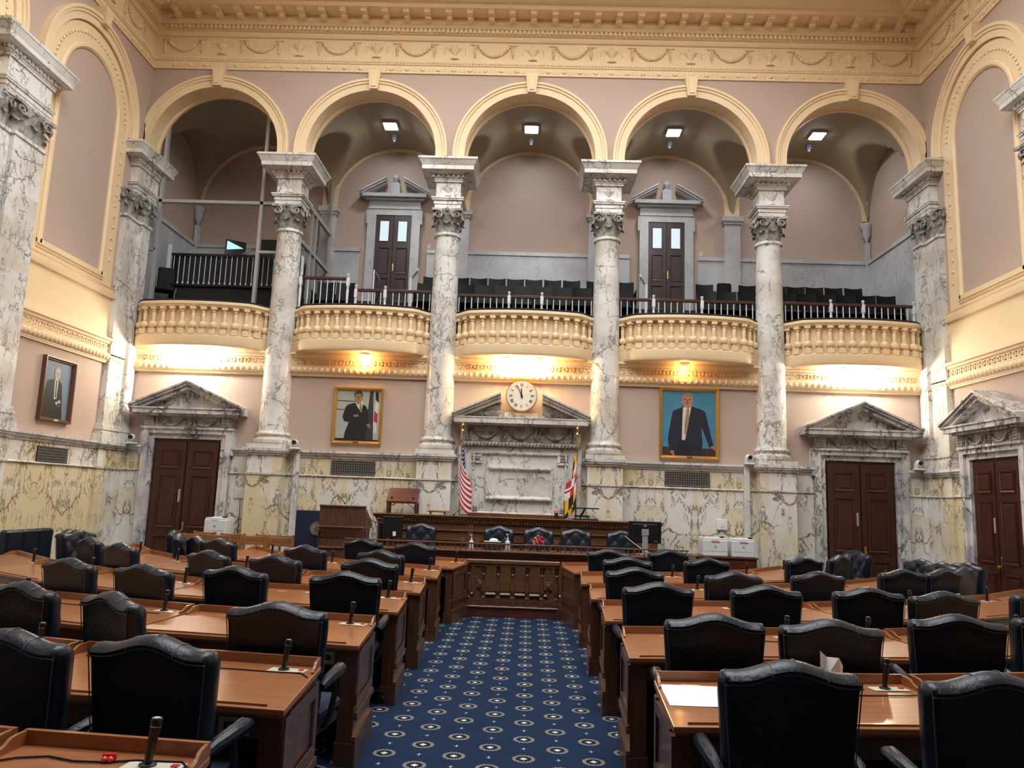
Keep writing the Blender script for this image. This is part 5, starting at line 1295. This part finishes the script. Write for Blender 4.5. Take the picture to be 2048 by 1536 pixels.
# ------------------------------------------------------------------ small wall fittings
def grille(name, lab, loc, rz, w=.80, h=.26):
    t = thing(name, lab, 'vent', loc, rz); b = MB(); b.box(-w/2, w/2, -.012, 0, -h/2, h/2); b.build('backing', dark_m, t, smooth=0)
    b = MB(); b.ring_rect(-w/2, w/2, -h/2, h/2, .025, 0, -.022)
    n = int(w/.042)
    for i in range(1, n): x = -w/2+w*i/n; b.box(x-.008, x+.008, -.02, -.012, -h/2, h/2)
    m = int(h/.042)
    for i in range(1, m): z = -h/2+h*i/m; b.box(-w/2, w/2, -.019, -.011, z-.008, z+.008)
    b.build('grille_lattice', grille_m, t, smooth=0)
grille('wall_vent', 'pierced metal wall vent below the dark-suit portrait', (-2.99, -.05, 2.16), 0)
grille('wall_vent', 'pierced metal wall vent below the blue portrait', (2.985, -.05, 2.165), 0)
grille('wall_vent', 'pierced metal vent in the side wall beneath the grey portrait', (-W+.05, -2.0, 2.13), PI/2, .76)
grille('wall_vent', 'pierced metal vent in the side wall behind the tall pilaster', (-W+.05, -4.75, 2.13), PI/2, .76)
def ptz(x, y, lab, sgn):
    t = thing('security_camera', lab, 'camera', (x, y, 2.45), -.25 if sgn < 0 else .1)
    MB().box(-.07, .09, -.07, .07, 0, .03, .01).build('camera_base', whitep, t)
    b = MB(); b.box(-.06, -.035, -.05, .05, .02, .13, .01); b.box(.045, .07, -.05, .05, .02, .10, .01) if 0 else None; b.build('camera_yoke', whitep, t)
    b = MB(); b.ell((.0, 0, .125), .06, .055, .055, 14, 9); hd = b.build('camera_head', whitep, t)
    b = MB(); b.prism([(.01+.038*cos(2*PI*i/20), .125+.038*sin(2*PI*i/20)) for i in range(20)], 'y', -.065, -.03); b.build('lens', blackp, hd)
ptz(-6.99, -.2, 'white swivelling camera on the wainscot beside the corner pilaster, glazed-booth end', -1)
ptz(-4.03, -.2, 'white swivelling camera on the wainscot near the dark-suit portrait', -1)
ptz(4.03, -.2, 'white swivelling camera on the wainscot near the blue portrait', 1)
ptz(6.99, -.2, 'white swivelling camera on the wainscot by the end double door', 1)
for x, l in ((-4.0, 'below the camera near the dark-suit portrait'), (4.02, 'below the camera near the blue portrait')):
    tag(MB().box(x-.05, x+.05, -.15, -.05, .0, 2.41, .01).build('cable_conduit', white_m, smooth=0), 'vertical pale conduit running down the wainscot '+l, 'conduit')
for x, z, l in ((-5.0, 1.64, 'beside the double door at the booth end'), (3.59, 1.385, 'above the two printers')):
    t = thing('wireless_access_point', 'square white wall box '+l, 'wall box', (x, -.05, z)); MB().box(-.1, .1, -.035, 0, -.09, .10, .012).build('box_cover', whitep, t)
    b = MB(); b.lathe([(.05, 0), (.045, .006), (.0, .008)], (0, 0, 0), 24); b.v = [(a, -.035-c, d) for a, d, c in b.v]; b.build('round_boss', whitep2, t)
    if x < 0: MB().tube([(.02, -.02, -.09), (.03, -.02, -.4), (.02, -.02, -.9)], .005, 6).build('cable', blackp, t)
t = thing('wall_outlet', 'tiny metal thermostat box on the column pedestal by the end door', 'wall box', (4.56, -.36, 1.66)); MB().box(-.025, .025, -.02, 0, -.05, .05, .004).build('box_cover', alu, t)
for x, l in ((-2.22, 'first'), (3.83, 'second')): tag(MB().box(x-.035, x+.035, 2.59, 2.6, 7.17, 7.28).build('light_switch', plate_m, smooth=0), 'small ivory switch plate beside the %s gallery door' % l, 'switch')

# ------------------------------------------------------------------ gallery rails and seats
def post(b, x, y, z0, z1, r=.03):
    b.box(x-r, x+r, y-r, y+r, z1-.26, z1-.10, .006); b.lathe([(.018, z0), (.02, z0+.1), (.026, z1-.34), (.018, z1-.3), (.026, z1-.26)], (x, y, 0), 10)
    b.lathe([(.03, z1-.10), (.018, z1-.085), (.022, z1-.06), (.03, z1-.05), (.03, z1-.035), (.012, z1-.02)], (x, y, 0), 10)
def rail(lab, x0, x1, y, zt, posts, z0=FL, pitch=.117):
    t = thing('gallery_railing', lab, 'railing', ((x0+x1)/2, y, 0)); c = (x0+x1)/2
    MB().box(x0-c, x1-c, -.025, .025, zt-.055, zt, .006).build('handrail', door_w, t, smooth=0)
    MB().box(x0-c, x1-c, -.02, .02, z0, z0+.03).build('bottom_rail', whitep2, t, smooth=0)
    n = int((x1-x0)/pitch)
    o0 = None
    for i in range(n+1):
        x = x0+.04+(x1-x0-.08)*i/n
        if any(abs(x-p) < .045 for p in posts): continue
        if o0 is None: o0 = MB().tube([(0, 0, z0+.02), (0, 0, zt-.05)], .0095, 6).build('spindle', whitep2, t); o = o0
        else: o = o0.copy(); COL.objects.link(o); o.parent = t
        o.location = (x-c, 0, 0)
    for p in posts: b = MB(); post(b, p-c, 0, z0, zt+.09); b.build('newel_post', whitep2, t, smooth=40)
    return t
rail('white and brown gallery railing above the clock balcony', -1.27, 1.27, .02, 5.46, (-.30, .31))
rail('higher white and brown railing segment beside the glazed booth', -4.23, -3.3, -.02, 5.70, (-4.21, -3.32))
rail('white and brown gallery railing in front of the first gallery door', -3.2, -1.74, .02, 5.50, (-3.17, -2.62))
rail('white and brown gallery railing above the blue-portrait balcony', 1.74, 4.24, .02, 5.47, (2.38, 3.27))
rail('white and brown gallery railing above the end balcony', 4.76, 7.18, .02, 5.48, (5.63, 6.22, 7.14))
for x, l in ((-2.3, 'first'), (2.37, 'second')):
    t = thing('stair_handrail', 'white stair posts with handrail beside the %s gallery door' % l, 'handrail', (x, 0, 0))
    for y, zt in ((.9, 6.0), (1.7, 6.45)): MB().box(-.025, .025, y-.02, y+.02, FL, zt, .004).build('newel_post', whitep2, t, smooth=0)
    MB().tube([(.0, .9, 5.95), (0, 1.7, 6.38)], .018, 8).build('handrail', gdoor_w, t)
t = thing('folding_gate', 'dark curved bracket frame leaning by the gallery stairs', 'bracket', (-2.98, .6, FL))
b = MB(); b.tube([(0, 0, .0), (0, 0, 1.0)], .015, 8); b.build('white_post', whitep2, t)
b = MB(); b.tube([(.03, 0, .95), (.1, 0, .85), (.13, 0, .6), (.08, 0, .4), (.04, 0, .35)], .02, 8); b.build('curved_bar', blackp, t)
def theatre_seat(x, y, z, lab, rz=0):
    global seatp
    if seatp: return dup(seatp, (x, y, z), rz, lab)
    t = seatp = thing('theatre_chair', lab, 'seat', (x, y, z), rz, 'black seats in the public gallery')
    b = MB(); vs = []; fs = []
    nxx = 8
    for k, off in ((0, 0), (1, .035)):
        for j in range(5):
            for i in range(nxx+1):
                u = -1+2*i/nxx; zz = .42+.45*j/4+(.015*u*u if j == 4 else 0); vs.append((u*.182, .14+.05*j/4-.03*(1-u*u)*-1*.6+off, zz))
    n = (nxx+1)*5
    for j in range(4):
        for i in range(nxx): a = j*(nxx+1)+i; fs += [(a, a+1, a+nxx+2, a+nxx+1), (n+a+nxx+1, n+a+nxx+2, n+a+1, n+a)]
    for i in range(nxx): fs += [(i, n+i, n+i+1, i+1), (4*(nxx+1)+i, 4*(nxx+1)+i+1, n+4*(nxx+1)+i+1, n+4*(nxx+1)+i)]
    for j in range(4): a = j*(nxx+1); fs += [(a, a+nxx+1, n+a+nxx+1, n+a), (a+nxx, n+a+nxx, n+a+2*nxx+1, a+2*nxx+1)]
    b.add(vs, fs); b.build('backrest', seat_b, t, smooth=60)
    MB().box(-.175, .175, -.2, .15, .38, .44, .02).build('seat', seat_b, t)
    for q in (-1, 1): MB().box(q*.195, q*.18, -.17, .17, .0, .62, .004).build('arm_frame', blackm, t, smooth=0)
    return t
seatp = None
seg = {'clock': [-1.41, -1.02, -.63, -.24, .15, .55, .95], 'first door': [-2.02, ], 'second door': [1.45, 2.08], 'blue portrait': [3.75], 'end': [4.65, 5.28, 5.66, 6.05, 6.45, 6.86]}
for k, L in seg.items():
    for i, x in enumerate(L): theatre_seat(x, 1.72, 5.45, 'black gallery seat, upper tier, %s of those near the %s' % (WORD[i+1], {'clock': 'clock bay', 'first door': 'first gallery door', 'second door': 'second gallery door', 'blue portrait': 'blue-portrait bay', 'end': 'end bay'}[k]))
fr_x = [-2.0+.39*i for i in range(11)]+[3.6+.39*i for i in range(10)]
for i, x in enumerate(fr_x): theatre_seat(x, .82, 4.88+.17, 'black gallery seat, lower tier, %s of the %s run' % ((WORD+['fourteenth'])[i+1 if i < 11 else i-10], 'central' if i < 11 else 'end'))
t = thing('gallery_side_chair', 'single black chair with chrome frame in the gallery', 'chair', (4.15, 1.75, 5.45))
b = MB(); b.box(-.15, .15, .1, .14, .5, .9, .03); b.build('backrest', seat_b, t); b = MB(); b.box(-.17, .17, -.2, .15, .43, .47, .01); b.build('seat', seat_b, t); b = MB()
for q in (-1, 1): b.tube([(q*.16, .14, .6), (q*.17, .12, .44), (q*.17, -.2, .44), (q*.17, -.2, .0)], .01, 6)
b.build('chrome_frame', chrome, t)

# ------------------------------------------------------------------ glazed booth in the first bay
g = structure('window_2'); GY = .15
def bar(b, x0, x1, z0, z1, y=GY, d=.045): b.box(x0, x1, y-d, y+d, z0, z1)
b = MB(); bar(b, -7.13, -7.07, FL, 8.87); bar(b, -5.16, -5.10, FL, 8.95); bar(b, -7.5, -4.74, 7.14, 7.20); bar(b, -5.1, -4.74, 6.17, 6.22); bar(b, -7.5, -7.1, 6.17, 6.22); bar(b, -7.4, -4.74, FL, FL+.04)
b.build('window_frame', alu, g, smooth=0)
pts = [(-7.237, ZS-.0)]+[(-6-R*cos(PI*i/24), ZC+R*sin(PI*i/24)) for i in range(25)]+[(-4.763, ZS)]
MB().prism([(-4.75, FL), (-4.75, ZS), ]+pts[::-1]+[(-7.4, ZS), (-7.4, FL)], 'y', GY-.004, GY+.004).build('pane', glass, g, smooth=0)
g2 = structure('window_3'); b = MB(); GX = -4.42
for y in (.35, 1.05, 1.35, 2.4): b.box(GX-.03, GX+.03, y-.03, y+.03, FL, 7.4 if y < 1.5 else 9.0)
b.box(GX-.035, GX+.035, .3, 2.5, 7.35, 7.45); b.box(GX-.035, GX+.035, .3, 2.5, 6.5, 6.57); b.box(GX-.03, GX+.03, .3, 2.5, FL, FL+.04); b.build('window_frame', alu, g2, smooth=0)
MB().box(GX-.004, GX+.004, .33, 2.45, FL, 8.05).build('pane', glass, g2, smooth=0)
MB().box(GX+.005, GX+.008, .55, .72, 5.95, 6.3).build('posted_notice', paper_m, g2, smooth=0)
t = thing('control_desk', 'dark control desk fronted by thin white spindles inside the glazed booth', 'desk', (-5.95, .75, FL))
MB().box(-1.12, 1.42, 0, .5, 0, 1.22).build('desk_body', dark_m, t, smooth=0); MB().box(-1.12, 1.42, -.04, .5, 1.22, 1.27).build('desk_top', blackp, t, smooth=0)
MB().box(-1.12, 1.42, -.06, 0, .60, .64).build('lower_rail', blackp, t, smooth=0)
for i in range(24):
    b = MB(); x = -1.06+2.42*i/23; b.tube([(x, -.03, .64), (x, -.03, 1.22)], .007, 6); b.box(x-.012, x+.012, -.042, -.018, .64, .69); b.build('spindle', whitep2, t, smooth=30)
MB().box(-1.2, -1.14, -.06, .0, 0, 1.45, .006).build('newel_post', whitep2, t, smooth=0)
t = thing('control_monitor', 'angled monitor glowing blue on the control desk', 'monitor', (-5.92, 1.0, 6.32), .6)
MB().box(-.2, .2, -.02, .03, .04, .38, .01).build('monitor_shell', blackp, t, smooth=0); MB().prism([(-.17, .34), (.15, .24), (-.17, .16)], 'y', -.022, -.02).build('screen', plain('blue_screen', (.3, .6, .9), .4, emit=1.0, ecol=(.35, .7, 1)), t, smooth=0); MB().box(-.06, .06, -.03, .05, 0, .05).build('monitor_foot', blackp, t, smooth=0)
t = thing('control_monitor', 'large dark monitor on a silver arm near the booth corner', 'monitor', (-5.2, 1.0, 6.32), 0)
MB().box(-.28, .25, -.02, .03, .08, .42, .008).build('monitor_shell', blackp, t, smooth=0); b = MB(); b.tube([(-.55, -.06, .08), (-.35, -.08, .16), (-.2, -.06, .2)], .016, 8); b.tube([(-.2, -.06, .2), (-.1, 0, .05), (-.1, 0, 0)], .012, 8); b.build('monitor_arm', chrome, t)
t = thing('mixing_console', 'low dark console with silver desk lamp arm next to column', 'console', (-4.95, .92, 6.32))
MB().box(-.12, .25, -.1, .15, 0, .06, .01).build('console_body', greyp, t); b = MB(); b.tube([(-.05, 0, .06), (.05, 0, .14), (.2, 0, .2)], .012, 8); b.build('lamp_arm', chrome, t)
t = thing('booth_chair', 'black chair with curved chrome frame at the booth corner', 'chair', (-7.05, .55, FL), .4)
b = MB(); b.box(-.16, .16, .12, .16, .45, .95, .02); b.build('backrest', seat_b, t); b = MB(); b.box(-.18, .18, -.22, .15, .42, .46, .01); b.build('seat', seat_b, t); b = MB()
for q in (-1, 1): b.tube([(q*.19, .16, .8), (q*.19, .14, .5), (q*.19, .1, .42), (q*.19, -.2, .42), (q*.19, -.24, .38), (q*.19, -.24, 0)], .011, 7)
b.build('chrome_frame', chrome, t)
for x, l in ((-4.05, 'by the glass wall'), (-3.66, 'by the stairs')): theatre_seat(x, .95, FL+.0, 'black gallery seat behind the higher railing '+l)
# ------------------------------------------------------------------ light, camera, colour
wd = bpy.data.worlds.new('World'); S.world = wd; wd.use_nodes = True
bg = wd.node_tree.nodes['Background']; bg.inputs[0].default_value = (.95, .97, 1, 1); bg.inputs[1].default_value = .4
cam = bpy.data.cameras.new('camera'); co = bpy.data.objects.new('camera', cam); COL.objects.link(co); S.camera = co
cam.sensor_width = 36; cam.lens = 36*1525.9/2048; cam.clip_start = .05
ya, pi_, ro = -.02533, .1502, .03508
f = Vector((sin(ya)*cos(pi_), cos(ya)*cos(pi_), sin(pi_))); r_ = Vector((cos(ya), -sin(ya), 0)); u_ = r_.cross(f)
r2 = r_*cos(ro)+u_*sin(ro); u2 = -r_*sin(ro)+u_*cos(ro)
co.matrix_world = Matrix(((r2.x, u2.x, -f.x, .1595), (r2.y, u2.y, -f.y, -13.776), (r2.z, u2.z, -f.z, 1.7), (0, 0, 0, 1)))
S.view_settings.view_transform = 'Standard'; S.view_settings.look = 'None'; S.view_settings.gamma = 1; S.view_settings.use_curve_mapping = False
S.view_settings.exposure = .35
try:
    S.cycles.use_denoising = True; S.cycles.max_bounces = 8
except Exception: pass
